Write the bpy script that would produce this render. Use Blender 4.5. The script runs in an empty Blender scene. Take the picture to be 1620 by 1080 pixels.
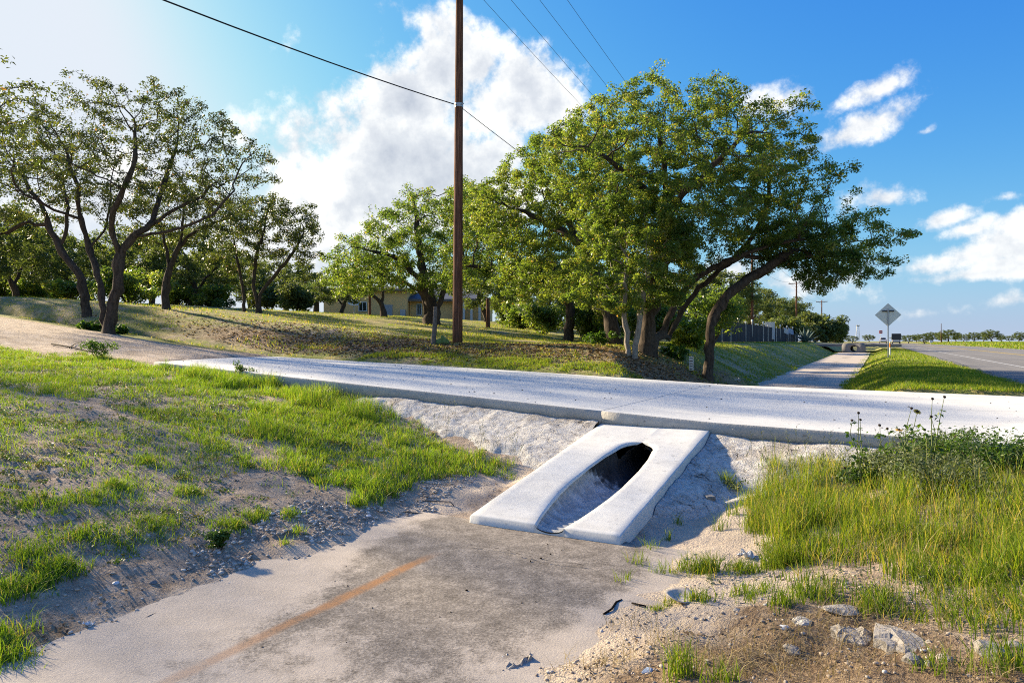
import bpy, bmesh, math, random
import numpy as np
from mathutils import Vector, Matrix

scene = bpy.context.scene
C = scene.collection
R = math.radians
random.seed(7)
rng = np.random.default_rng(11)

# ------------------------------------------------------------------ camera
TH = R(28.4)            # camera heading, left of the road direction (+Y)
CT, ST = math.cos(TH), math.sin(TH)
CAMZ, FPX = 1.6, 1080.0
cam_d = bpy.data.cameras.new('camera'); cam = bpy.data.objects.new('camera', cam_d); C.objects.link(cam)
cam.location = (0, 0, CAMZ); cam.rotation_euler = (R(90), 0, TH)
cam_d.lens = 24; cam_d.sensor_width = 36; cam_d.clip_end = 6000; cam_d.clip_start = 0.05
scene.camera = cam

# ------------------------------------------------------------------ light
SUN_AZ = R(-83)          # compass-like: angle from +Y towards +X
SUN_EL = R(23)
sun_dir = Vector((math.sin(SUN_AZ) * math.cos(SUN_EL), math.cos(SUN_AZ) * math.cos(SUN_EL), math.sin(SUN_EL)))
sd = bpy.data.lights.new('sun', 'SUN'); sd.energy = 5.0; sd.angle = R(2.2); sd.color = (1.0, 0.83, 0.57)
so = bpy.data.objects.new('sun', sd); C.objects.link(so)
so.rotation_euler = (-sun_dir).to_track_quat('-Z', 'Y').to_euler(); so.location = (-30, 5, 40)

scene.view_settings.view_transform = 'Standard'
scene.view_settings.look = 'None'
scene.view_settings.exposure = 1.6
scene.view_settings.gamma = 1.0
scene.view_settings.use_curve_mapping = False
scene.cycles.use_denoising = False
scene.cycles.use_adaptive_sampling = False
scene.cycles.sampling_pattern = 'BLUE_NOISE'
scene.cycles.filter_width = 1.05
scene.cycles.max_bounces = 6
scene.cycles.transparent_max_bounces = 6
scene.cycles.sample_clamp_indirect = 6
SKY_STRENGTH = 0.15

def px_azel(px, py):
    u, v = (px - 810) / FPX, (540 - py) / FPX
    x, y = u * CT - ST, u * ST + CT
    return math.atan2(x, y), math.atan2(v, math.hypot(x, y))

class NT:
    """tiny node-tree helper"""
    def __init__(s, tree):
        s.t = tree; s.t.nodes.clear()
    def n(s, kind, **kw):
        nd = s.t.nodes.new(kind)
        for k, v in kw.items():
            if k == 'inp':
                for i, val in v.items():
                    sock = nd.inputs[i]
                    if hasattr(val, 'is_linked') or isinstance(val, bpy.types.NodeSocket): s.t.links.new(val, sock)
                    else: sock.default_value = val
            else: setattr(nd, k, v)
        return nd
    def math(s, op, a, b=None, c=None, clamp=False):
        nd = s.n('ShaderNodeMath', operation=op); nd.use_clamp = clamp
        for i, val in enumerate((a, b, c)):
            if val is None: continue
            if isinstance(val, bpy.types.NodeSocket): s.t.links.new(val, nd.inputs[i])
            else: nd.inputs[i].default_value = val
        return nd.outputs[0]
    def vmath(s, op, a, b=None):
        nd = s.n('ShaderNodeVectorMath', operation=op)
        for i, val in enumerate((a, b)):
            if val is None: continue
            if isinstance(val, bpy.types.NodeSocket): s.t.links.new(val, nd.inputs[i])
            else: nd.inputs[i].default_value = val
        return nd
    def noise(s, vec, scale, detail=4, rough=0.55, dist=0.0):
        nd = s.n('ShaderNodeTexNoise', inp={'Scale': scale, 'Detail': detail, 'Roughness': rough, 'Distortion': dist})
        if vec is not None: s.t.links.new(vec, nd.inputs['Vector'])
        return nd.outputs['Fac']
    def ramp(s, fac, stops, interp='LINEAR'):
        nd = s.n('ShaderNodeValToRGB'); cr = nd.color_ramp; cr.interpolation = interp
        while len(cr.elements) < len(stops): cr.elements.new(0.5)
        for e, (p, c) in zip(cr.elements, stops):
            e.position = p; e.color = (*c, 1) if len(c) == 3 else c
        s.t.links.new(fac, nd.inputs[0]); return nd.outputs[0]
    def mixc(s, fac, a, b, blend='MIX'):
        nd = s.n('ShaderNodeMix', data_type='RGBA', blend_type=blend)
        for i, val in ((0, fac), (6, a), (7, b)):
            if isinstance(val, bpy.types.NodeSocket): s.t.links.new(val, nd.inputs[i])
            else: nd.inputs[i].default_value = val if i == 0 else ((*val, 1) if len(val) == 3 else val)
        return nd.outputs[2]
    def smooth(s, x, a, b):
        nd = s.n('ShaderNodeMapRange', interpolation_type='SMOOTHSTEP')
        nd.inputs['From Min'].default_value = a; nd.inputs['From Max'].default_value = b
        s.t.links.new(x, nd.inputs['Value']); return nd.outputs[0]

# ------------------------------------------------------------------ sky
world = bpy.data.worlds.new('World'); scene.world = world; world.use_nodes = True
w = NT(world.node_tree)
sky = w.n('ShaderNodeTexSky', sky_type='NISHITA'); sky.sun_disc = False
sky.sun_elevation = SUN_EL; sky.sun_rotation = SUN_AZ
sky.altitude = 150; sky.air_density = 1.0; sky.dust_density = 1.6; sky.ozone_density = 3.0
# hazy, bright Texas sky: flatten the range, keep the side away from the sun deep blue
ssp = w.n('ShaderNodeSeparateColor', inp={0: sky.outputs[0]})
chan = [w.math('SMOOTH_MIN', w.math('MULTIPLY', w.math('POWER', ssp.outputs[k], g_), m_), (1.75, 1.9, 2.1)[k], 1.0) for k, (g_, m_) in enumerate(((1.55, .112), (1.03, .35), (.36, 1.22)))]
hs = w.n('ShaderNodeCombineColor', inp={0: chan[0], 1: chan[1], 2: chan[2]})
tc = w.n('ShaderNodeTexCoord'); dvec = tc.outputs['Generated']
sep = w.n('ShaderNodeSeparateXYZ', inp={0: dvec})
az = w.math('ARCTAN2', sep.outputs[0], sep.outputs[1]); el = w.math('ARCSINE', sep.outputs[2])
wob = w.n('ShaderNodeTexNoise', inp={'Scale': 6.0, 'Detail': 3.0, 'Vector': dvec})
wv = w.vmath('MULTIPLY', w.vmath('SUBTRACT', wob.outputs['Color'], (0.5, 0.5, 0.5)).outputs[0], (0.09, 0.06, 0.0)).outputs[0]
pv = w.vmath('ADD', w.n('ShaderNodeCombineXYZ', inp={0: az, 1: el}).outputs[0], wv).outputs[0]
BL = [  # px, py, rx, ry, tilt(deg, up to the right positive), weight
    (600, 235, 190, 90, 0, 1.0), (690, 110, 80, 85, 0, 1.0), (640, 160, 105, 75, 20, 1.0), (740, 105, 45, 45, 0, .8),
    (800, 160, 115, 70, 0, 1.0), (880, 165, 70, 55, 0, .9), (480, 265, 85, 70, 0, .85), (450, 230, 50, 40, 0, .5),
    (570, 320, 220, 95, 0, 1.0), (720, 280, 160, 95, 0, 1.0), (470, 390, 150, 60, 0, .72), (1550, 442, 150, 15, 0, .7), (790, 245, 80, 60, 0, .9),
    (1225, 158, 66, 30, -5, .72), (1385, 135, 76, 17, 14, .5), (1345, 205, 105, 24, 20, .58), (1455, 208, 30, 10, 15, .42),
    (1590, 395, 80, 44, 0, .78), (1530, 410, 90, 26, 8, .66), (1480, 345, 60, 24, 10, .7), (1590, 430, 110, 22, 0, .7),
    (1395, 308, 60, 20, 5, .6), (1530, 365, 80, 20, 12, .65), (1600, 355, 60, 20, 10, .65), (1480, 425, 90, 26, 0, .7),
    (1590, 310, 35, 10, 10, .38), (1230, 440, 150, 34, 0, .6), (1600, 492, 40, 10, 0, .35), (1460, 505, 70, 9, 0, .3),
    (110, 330, 260, 90, 5, .45), (400, 80, 60, 22, 10, .25), (-250, 250, 200, 110, 0, .8), (1900, 330, 260, 80, 0, .9), (1850, 180, 120, 30, 15, .6)]
blobs = []
for (bx_, by_, rx_, ry_, tl, wt) in BL:
    a0, e0 = px_azel(bx_, by_); c2 = math.cos(math.atan((bx_ - 810) / FPX)) ** 2
    blobs.append((a0, e0, rx_ / FPX * c2, ry_ / FPX * math.sqrt(c2), R(tl), wt))
rs = random.Random(3)
for k in range(12):      # the same kind of clouds over the rest of the sky
    blobs.append((R(60 + 240 * k / 12 + rs.uniform(-6, 6)), R(rs.uniform(8, 44)), rs.uniform(.12, .32), rs.uniform(.06, .16), rs.uniform(-.2, .2), rs.uniform(.5, 1)))
acc = None; low = None
for (a0, e0, ra, re, tl, wt) in blobs:
    while a0 > math.pi: a0 -= 2 * math.pi
    mp = w.n('ShaderNodeMapping', vector_type='TEXTURE', inp={'Vector': pv, 'Location': (a0, e0, 0), 'Rotation': (0, 0, tl), 'Scale': (ra, re, 1)})
    ln = w.vmath('LENGTH', mp.outputs[0]).outputs['Value']
    v = w.math('MULTIPLY', w.math('SUBTRACT', 1.25, ln), wt)
    acc = v if acc is None else w.math('SMOOTH_MAX', acc, v, 0.15)
def cloud_noise(vec):
    a = w.noise(vec, 11.0, 8, 0.62)
    return a
n1 = cloud_noise(dvec)
sh = w.vmath('ADD', dvec, tuple(Vector((-0.018, 0.0, 0.03)))).outputs[0]
n2 = cloud_noise(sh)
big = w.noise(dvec, 3.2, 3, 0.5)
dens = w.math('ADD', acc, w.math('MULTIPLY', w.math('SUBTRACT', n1, 0.5), 3.0))
alpha = w.smooth(dens, 0.1, 0.7)
inner = w.smooth(dens, 0.5, 1.7)
lit = w.math('ADD', 0.78, w.math('MULTIPLY', w.math('SUBTRACT', n1, n2), 2.6))
lit = w.math('SUBTRACT', lit, w.math('MULTIPLY', inner, w.math('MULTIPLY', w.smooth(big, 0.34, 0.62), 0.8)), clamp=True)
ccol = w.ramp(lit, [(0.0, (1.24, 1.34, 1.54)), (0.5, (1.8, 1.87, 1.98)), (1.0, (2.68, 2.66, 2.56))])
alpha = w.math('MULTIPLY', alpha, 0.96)
skyc = w.mixc(alpha, hs.outputs[0], ccol)
hz_ = w.math('MULTIPLY', w.math('EXPONENT', w.math('MULTIPLY', w.math('MAXIMUM', el, 0.0), -13.0)), .75)
skyc = w.mixc(hz_, skyc, (1.45, 1.62, 1.82))
bg = w.n('ShaderNodeBackground', inp={'Color': skyc, 'Strength': SKY_STRENGTH})
wo = w.n('ShaderNodeOutputWorld', inp={'Surface': bg.outputs[0]})

# ------------------------------------------------------------------ helpers
def at(px, py, d):
    u, v = (px - 810) / FPX * d, (540 - py) / FPX * d
    return Vector((u * CT - d * ST, u * ST + d * CT, CAMZ + v))

def link(o, parent=None):
    C.objects.link(o)
    if parent is not None:
        o.parent = parent
    return o

def tag(o, label=None, cat=None, group=None, kind=None):
    if label: o['label'] = label
    if cat: o['category'] = cat
    if group: o['group'] = group
    if kind: o['kind'] = kind
    return o

def empty(name, loc, rz=0.0):
    o = bpy.data.objects.new(name, None); C.objects.link(o); o.location = loc; o.rotation_euler = (0, 0, rz)
    o.empty_display_size = 0.2
    return o

def mesh_np(name, V, F, mat, parent=None, attrs=None, smooth=False, F3=None):
    """V (n,3), F (m,4) quads and/or F3 (k,3) tris; attrs {name: (domain, array)}"""
    me = bpy.data.meshes.new(name)
    V = np.asarray(V, np.float32)
    loops = []; starts = []; tot = 0
    if F is not None and len(F):
        F = np.asarray(F, np.int32); loops.append(F.ravel()); starts.append(np.arange(len(F)) * 4); tot = len(F) * 4
    if F3 is not None and len(F3):
        F3 = np.asarray(F3, np.int32); loops.append(F3.ravel()); starts.append(tot + np.arange(len(F3)) * 3)
    L = np.concatenate(loops).astype(np.int32); S = np.concatenate(starts).astype(np.int32)
    me.vertices.add(len(V)); me.vertices.foreach_set('co', V.ravel())
    me.loops.add(len(L)); me.loops.foreach_set('vertex_index', L)
    me.polygons.add(len(S)); me.polygons.foreach_set('loop_start', S)
    me.update(calc_edges=True); me.validate()
    if smooth: me.polygons.foreach_set('use_smooth', np.ones(len(me.polygons), bool))
    for k, (dom, arr) in (attrs or {}).items():
        a = me.attributes.new(k, 'FLOAT', dom); a.data.foreach_set('value', np.asarray(arr, np.float32))
    me.materials.append(mat)
    o = bpy.data.objects.new(name, me)
    return link(o, parent)

class MB:
    """collects simple solids into one mesh"""
    def __init__(s): s.v = []; s.f = []
    def box(s, c, size, rz=0.0, tilt=None):
        m = Matrix.Rotation(rz, 3, 'Z')
        if tilt is not None: m = m @ tilt
        b = len(s.v)
        for dx in (-.5, .5):
            for dy in (-.5, .5):
                for dz in (-.5, .5):
                    s.v.append(Vector(c) + m @ Vector((dx * size[0], dy * size[1], dz * size[2])))
        for f in ((0, 1, 3, 2), (4, 6, 7, 5), (0, 4, 5, 1), (2, 3, 7, 6), (0, 2, 6, 4), (1, 5, 7, 3)): s.f.append([b + i for i in f])
        return s
    def tube(s, pts, rad, n=8, cap=True):
        pts = [Vector(p) for p in pts]
        if not hasattr(rad, '__len__'): rad = [rad] * len(pts)
        b = len(s.v); ref = Vector((0.31, 0.2, 0.93))
        d0 = (pts[-1] - pts[0])
        if d0.length and abs(d0.normalized().dot(ref.normalized())) > .9: ref = Vector((1, 0.1, 0))
        for i, p in enumerate(pts):
            d = (pts[min(i + 1, len(pts) - 1)] - pts[max(i - 1, 0)]).normalized()
            a = d.cross(ref).normalized(); c = d.cross(a)
            for k in range(n):
                t = 2 * math.pi * k / n; s.v.append(p + (a * math.cos(t) + c * math.sin(t)) * rad[i])
        for i in range(len(pts) - 1):
            for k in range(n):
                k2 = (k + 1) % n; s.f.append([b + i * n + k, b + i * n + k2, b + (i + 1) * n + k2, b + (i + 1) * n + k])
        if cap:
            s.f.append([b + k for k in range(n)][::-1]); e = b + (len(pts) - 1) * n; s.f.append([e + k for k in range(n)])
        return s
    def poly(s, pts):
        b = len(s.v); s.v += [Vector(p) for p in pts]; s.f.append(list(range(b, b + len(pts)))); return s
    def prism(s, outline, thick):   # outline list of 3D points, extruded by vector
        t = Vector(thick); b = len(s.v); n = len(outline)
        s.v += [Vector(p) for p in outline] + [Vector(p) + t for p in outline]
        s.f.append(list(range(b, b + n))[::-1]); s.f.append(list(range(b + n, b + 2 * n)))
        for i in range(n):
            j = (i + 1) % n; s.f.append([b + i, b + j, b + n + j, b + n + i])
        return s
    def build(s, name, mat, parent=None, smooth=False, bevel=0.0, origin=None):
        me = bpy.data.meshes.new(name)
        o0 = Vector(origin) if origin is not None else Vector((0, 0, 0))
        me.from_pydata([tuple(v - o0) for v in s.v], [], s.f); me.update()
        bm = bmesh.new(); bm.from_mesh(me); bmesh.ops.recalc_face_normals(bm, faces=bm.faces)
        if bevel: bmesh.ops.bevel(bm, geom=list(bm.edges), offset=bevel, segments=2, affect='EDGES', profile=.5)
        bm.to_mesh(me); bm.free()
        if smooth: me.polygons.foreach_set('use_smooth', np.ones(len(me.polygons), bool))
        me.materials.append(mat)
        o = bpy.data.objects.new(name, me)
        if origin is not None: o.location = o0
        return link(o, parent)

def copy_tree(o, parent=None):
    c = o.copy(); C.objects.link(c)
    if parent is not None: c.parent = parent
    for ch in [x for x in C.objects if x.parent == o]: copy_tree(ch, c)
    return c

_tab = np.random.default_rng(5).random((256, 256))
def vnoise(x, y):
    x = np.asarray(x, float); y = np.asarray(y, float)
    xi = np.floor(x).astype(int); yi = np.floor(y).astype(int); fx = x - xi; fy = y - yi
    fx = fx * fx * (3 - 2 * fx); fy = fy * fy * (3 - 2 * fy)
    a = _tab[xi & 255, yi & 255]; b = _tab[(xi + 1) & 255, yi & 255]; c = _tab[xi & 255, (yi + 1) & 255]; d = _tab[(xi + 1) & 255, (yi + 1) & 255]
    return (a * (1 - fx) + b * fx) * (1 - fy) + (c * (1 - fx) + d * fx) * fy
def fbm(x, y, o=4):
    s = 0; a = .5; t = 0
    for i in range(o):
        s = s + a * vnoise(x * 2 ** i + 17.3 * i, y * 2 ** i + 9.1 * i); t += a; a *= .5
    return s / t - .5
def sstep(a, b, x):
    t = np.clip((np.asarray(x, float) - a) / (b - a), 0, 1); return t * t * (3 - 2 * t)

# ------------------------------------------------------------------ materials
def newmat(name):
    m = bpy.data.materials.new(name); m.use_nodes = True; return m, NT(m.node_tree)
def finish(t, col, rough=.8, bump=None, bstr=.3, bdist=.02, spec=.3, metal=0.0, normal=None):
    p = t.n('ShaderNodeBsdfPrincipled')
    for k, v in (('Base Color', col), ('Roughness', rough), ('Specular IOR Level', spec), ('Metallic', metal)):
        if isinstance(v, bpy.types.NodeSocket): t.t.links.new(v, p.inputs[k])
        else: p.inputs[k].default_value = ((*v, 1) if k == 'Base Color' and len(v) == 3 else v)
    if bump is not None:
        b = t.n('ShaderNodeBump', inp={'Strength': bstr, 'Distance': bdist, 'Height': bump}); t.t.links.new(b.outputs[0], p.inputs['Normal'])
    t.n('ShaderNodeOutputMaterial', inp={'Surface': p.outputs[0]})
def simple(name, c1, c2=None, scale=8.0, rough=.8, bstr=.25, bdist=.01, spec=.3, metal=0.0, detail=6):
    m, t = newmat(name); g = t.n('ShaderNodeNewGeometry').outputs['Position']
    if c2 is None: c2 = tuple(x * .75 for x in c1)
    n = t.noise(g, scale, detail, .6); n2 = t.noise(g, scale * 6, 3, .6)
    f = t.math('ADD', t.math('MULTIPLY', n, .7), t.math('MULTIPLY', n2, .3))
    finish(t, t.ramp(f, [(.32, c2), (.66, c1)]), rough, n2, bstr, bdist, spec, metal)
    return m

M = {}
# concrete family -------------------------------------------------
def concrete(name, light, dark, streak=0.0, rough=.85, pit=.35, bstr=.35):
    m, t = newmat(name); g = t.n('ShaderNodeNewGeometry').outputs['Position']
    n = t.noise(g, 1.3, 6, .6); n2 = t.noise(g, 40, 4, .6); n3 = t.noise(g, 9, 5, .65)
    f = t.math('ADD', t.math('MULTIPLY', n, .5), t.math('ADD', t.math('MULTIPLY', n3, .35), t.math('MULTIPLY', n2, .15)))
    c = t.ramp(f, [(.3, dark), (.58, light)])
    if streak:      # broom finish / tyre wear running along X
        st = t.vmath('MULTIPLY', g, (.25, 5.0, 1.0)).outputs[0]; sn = t.noise(st, 1.2, 5, .6)
        c = t.mixc(t.math('MULTIPLY', t.smooth(sn, .52, .75), streak), c, tuple(x * .62 for x in dark))
    vo = t.n('ShaderNodeTexVoronoi', inp={'Scale': 30.0, 'Vector': g}).outputs['Distance']
    spots = t.math('MULTIPLY', t.smooth(t.noise(g, 14, 2, .5), .66, .72), pit)
    c = t.mixc(spots, c, tuple(x * .35 for x in dark))
    h = t.math('ADD', n2, t.math('MULTIPLY', n3, .8))
    finish(t, c, rough, h, bstr, .012, .25)
    return m
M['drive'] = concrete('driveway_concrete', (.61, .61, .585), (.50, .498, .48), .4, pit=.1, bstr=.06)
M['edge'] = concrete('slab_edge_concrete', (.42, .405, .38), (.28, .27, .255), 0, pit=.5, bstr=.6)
M['end'] = concrete('end_slab_concrete', (.62, .62, .595), (.47, .465, .445), .2, pit=.3, bstr=.1)
def riprap_mat():
    m, t = newmat('rough_concrete'); g = t.n('ShaderNodeNewGeometry').outputs['Position']
    n = t.noise(g, 1.6, 6, .62); n2 = t.noise(g, 12, 6, .68); n3 = t.noise(g, 55, 4, .7)
    c = t.ramp(t.math('ADD', t.math('MULTIPLY', n2, .55), t.math('MULTIPLY', n3, .45)), [(.36, (.17, .15, .13)), (.45, (.48, .455, .42)), (.6, (.70, .68, .64))])
    c = t.mixc(t.math('MULTIPLY', t.smooth(n, .50, .62), .55), c, t.ramp(n3, [(.35, (.15, .12, .09)), (.65, (.40, .34, .27))]))
    vo = t.n('ShaderNodeTexVoronoi', feature='DISTANCE_TO_EDGE', inp={'Scale': 3.2, 'Vector': t.vmath('ADD', g, t.vmath('MULTIPLY', t.n('ShaderNodeTexNoise', inp={'Scale': 4.0, 'Vector': g}).outputs['Color'], (.35, .35, .35)).outputs[0]).outputs[0]}).outputs['Distance']
    ck = t.math('SUBTRACT', 1.0, t.smooth(vo, .004, .02)); c = t.mixc(t.math('MULTIPLY', ck, t.smooth(n, .53, .6)), c, (.06, .05, .04))
    finish(t, c, .95, t.math('ADD', n3, t.math('SUBTRACT', n2, t.math('MULTIPLY', ck, .4))), .9, .03, .15); return m
M['riprap'] = riprap_mat()
M['rubble'] = concrete('broken_concrete', (.36, .33, .295), (.2, .18, .155), 0, pit=.5, bstr=.9)
M['headwall'] = concrete('headwall_concrete', (.2, .195, .195), (.14, .135, .135), 0)

def pipe_mat():
    m, t = newmat('corrugated_pipe'); g = t.n('ShaderNodeNewGeometry').outputs['Position']
    sp = t.n('ShaderNodeSeparateXYZ', inp={0: g})
    n = t.noise(g, 9, 6, .65)
    # grout smeared on the lower, outer half, inner bore painted near-black as shade
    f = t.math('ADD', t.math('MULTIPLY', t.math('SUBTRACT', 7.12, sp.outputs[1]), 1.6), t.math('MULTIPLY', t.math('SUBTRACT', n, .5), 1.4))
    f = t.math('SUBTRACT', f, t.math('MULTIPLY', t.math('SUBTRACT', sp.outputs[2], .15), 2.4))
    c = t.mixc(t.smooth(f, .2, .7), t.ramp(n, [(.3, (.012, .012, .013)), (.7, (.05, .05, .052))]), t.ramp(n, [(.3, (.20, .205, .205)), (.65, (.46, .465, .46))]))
    finish(t, c, .75, t.noise(g, 60, 3), .4, .006, .3)
    return m
M['pipe'] = pipe_mat()

def ground_mat():
    m, t = newmat('ground_soil'); g = t.n('ShaderNodeNewGeometry').outputs['Position']
    A = lambda k: t.n('ShaderNodeAttribute', attribute_name=k).outputs['Fac']
    n1 = t.noise(g, .8, 6, .62); n2 = t.noise(g, 7, 6, .65); n3 = t.noise(g, 55, 4, .65); n4 = t.noise(g, 2.6, 5, .6)
    dirt = t.ramp(t.math('ADD', t.math('MULTIPLY', n2, .6), t.math('MULTIPLY', n3, .4)), [(.33, (.17, .125, .09)), (.5, (.39, .305, .23)), (.67, (.56, .46, .36))])
    sand = t.ramp(t.math('ADD', t.math('MULTIPLY', n4, .6), t.math('MULTIPLY', n3, .4)), [(.3, (.44, .36, .28)), (.65, (.62, .52, .41))])
    track = t.ramp(t.math('ADD', t.math('MULTIPLY', n4, .55), t.math('MULTIPLY', n3, .45)), [(.35, (.24, .18, .13)), (.5, (.44, .36, .285)), (.66, (.58, .50, .42))])
    litter = t.ramp(t.math('ADD', t.math('MULTIPLY', n2, .4), t.math('MULTIPLY', n3, .6)), [(.36, (.085, .06, .04)), (.5, (.23, .16, .10)), (.66, (.44, .34, .22))])
    green = t.ramp(t.math('ADD', t.math('MULTIPLY', n4, .5), t.math('MULTIPLY', n2, .5)), [(.34, (.15, .13, .06)), (.5, (.18, .20, .055)), (.66, (.26, .30, .065))])
    straw = t.ramp(n2, [(.35, (.25, .21, .09)), (.65, (.46, .39, .16))])  # straw brightened; sunlight on the lot is put into this colour
    lawn = t.mixc(t.smooth(n1, .45, .62), green, straw)
    jit = t.math('MULTIPLY', t.math('SUBTRACT', n4, .5), 1.1)
    def msk(k): return t.smooth(t.math('ADD', A(k), jit), .3, .7)
    c = t.mixc(msk('sand'), dirt, sand)
    c = t.mixc(msk('track'), c, track)
    c = t.mixc(msk('lawn'), c, lawn)
    c = t.mixc(msk('litter'), c, litter)
    h = t.math('ADD', t.math('MULTIPLY', n3, .5), n2)
    finish(t, c, .95, h, 1.0, .05, .12)
    return m
M['ground'] = ground_mat()

def apron_mat():
    m, t = newmat('old_ditch_lining'); g = t.n('ShaderNodeNewGeometry').outputs['Position']
    sp = t.n('ShaderNodeSeparateXYZ', inp={0: g}); X, Y = sp.outputs[0], sp.outputs[1]
    n = t.noise(g, 1.1, 6, .6); n2 = t.noise(g, 6, 6, .65); n3 = t.noise(g, 70, 3, .7); ng = t.noise(g, 130, 2, .6)
    agg = t.ramp(t.math('ADD', t.math('MULTIPLY', n2, .45), t.math('MULTIPLY', n3, .55)), [(.36, (.10, .086, .072)), (.5, (.215, .187, .158)), (.64, (.40, .35, .295))])
    sandc = t.ramp(t.math('ADD', t.math('MULTIPLY', n2, .5), t.math('MULTIPLY', ng, .5)), [(.3, (.40, .345, .285)), (.65, (.53, .46, .385))])
    # drifts of washed sand: towards the camera, along both margins and at the foot of the end slab
    fm = t.math('ADD', t.math('MULTIPLY', t.math('MAXIMUM', t.math('SUBTRACT', 2.9, Y), -3.2), .55), t.math('MULTIPLY', t.math('SUBTRACT', n, .5), 3.6))
    lm = t.math('MULTIPLY', t.math('SUBTRACT', -3.02, X), 2.6)
    lm = t.math('SUBTRACT', lm, t.math('MULTIPLY', t.smooth(Y, 3.6, 4.4), 1.2))
    rm = t.math('MULTIPLY', t.math('SUBTRACT', X, -1.72), 3.4)
    f = t.math('MAXIMUM', fm, t.math('MAXIMUM', lm, rm))
    f = t.math('ADD', f, t.math('ADD', t.math('MULTIPLY', t.math('SUBTRACT', n2, .5), 1.6), t.math('MULTIPLY', t.math('SUBTRACT', n, .5), 2.4)))
    f = t.math('ADD', f, t.math('MULTIPLY', t.math('SUBTRACT', n3, .5), 1.2))
    f = t.math('ADD', f, t.math('MULTIPLY', t.smooth(Y, 12, 16), 1.9))
    dx_ = t.math('MULTIPLY', t.math('ADD', X, 2.35), .8); dy_ = t.math('MULTIPLY', t.math('SUBTRACT', Y, 4.35), .62)
    dd_ = t.math('SQRT', t.math('ADD', t.math('MULTIPLY', dx_, dx_), t.math('MULTIPLY', dy_, dy_)))
    f = t.math('ADD', f, t.math('SUBTRACT', t.math('MULTIPLY', t.smooth(dd_, .45, 1.35), 1.0), .45))
    c = t.mixc(t.math('MULTIPLY', t.smooth(f, -.1, .9), .85), agg, sandc)
    # rust-coloured silt streak along the left margin
    q = t.math('ABSOLUTE', t.math('ADD', t.math('SUBTRACT', X, -2.97), t.math('MULTIPLY', t.math('SUBTRACT', t.noise(g, 1.7, 4), .5), .12)))
    ms = t.math('MULTIPLY', t.math('SUBTRACT', 1.0, t.smooth(q, .015, .07)), t.math('MULTIPLY', t.smooth(Y, 1.0, 3.6), t.math('SUBTRACT', 1.0, t.smooth(Y, 3.95, 4.35))))
    c = t.mixc(t.math('MULTIPLY', t.math('MULTIPLY', ms, t.smooth(t.math('ADD', n2, t.math('MULTIPLY', n3, .6)), .5, .85)), .9), c, (.33, .165, .07))
    h = t.math('ADD', n3, t.math('MULTIPLY', n2, .5))
    finish(t, c, .93, h, .3, .012, .15)
    return m
M['apron'] = apron_mat()

def asphalt():
    m, t = newmat('asphalt'); g = t.n('ShaderNodeNewGeometry').outputs['Position']
    n = t.noise(g, .5, 5, .6); n3 = t.noise(g, 60, 3, .7)
    st = t.vmath('MULTIPLY', g, (1.0, .04, 1.0)).outputs[0]; sn = t.noise(st, 1.6, 4, .6)
    f = t.math('ADD', t.math('MULTIPLY', n3, .35), t.math('ADD', t.math('MULTIPLY', n, .25), t.math('MULTIPLY', sn, .4)))
    finish(t, t.ramp(f, [(.33, (.12, .115, .11)), (.66, (.235, .225, .215))]), .9, n3, .4, .01, .25)
    return m
M['asphalt'] = asphalt()
M['paint_white'] = simple('road_paint_white', (.42, .42, .41), (.28, .28, .27), 6, .7)
M['paint_yellow'] = simple('road_paint_yellow', (.6, .42, .06), (.42, .3, .06), 6, .7)

def bark(name, c1, c2, sc=1.0):
    m, t = newmat(name); tc_ = t.n('ShaderNodeTexCoord').outputs['Object']
    v = t.vmath('MULTIPLY', tc_, (14 * sc, 14 * sc, 4.5 * sc)).outputs[0]
    n = t.noise(v, 1.0, 6, .65, .6); n2 = t.noise(tc_, 1.1, 3, .5)
    f = t.math('ADD', t.math('MULTIPLY', n, .8), t.math('MULTIPLY', n2, .2))
    finish(t, t.ramp(f, [(.34, c2), (.64, c1)]), .95, n, .9, .03, .1)
    return m
M['bark'] = bark('oak_bark', (.105, .083, .066), (.026, .02, .016))
M['bark_pale'] = bark('pale_bark', (.34, .30, .25), (.14, .12, .10), 1.6)
def pole_mat():
    m, t = newmat('creosote_pole'); tc_ = t.n('ShaderNodeTexCoord').outputs['Object']
    v = t.vmath('MULTIPLY', tc_, (38, 38, 1.4)).outputs[0]
    n = t.noise(v, 1.0, 6, .7, .3); n2 = t.noise(tc_, .7, 3, .5)
    f = t.math('ADD', t.math('MULTIPLY', n, .75), t.math('MULTIPLY', n2, .25))
    finish(t, t.ramp(f, [(.36, (.028, .014, .009)), (.52, (.15, .07, .042)), (.68, (.30, .16, .105))]), .9, n, .8, .02, .15)
    return m
M['pole'] = pole_mat()
M['greywood'] = simple('weathered_wood', (.22, .19, .16), (.08, .065, .055), 14, .95, .6, .02, .1)

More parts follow.
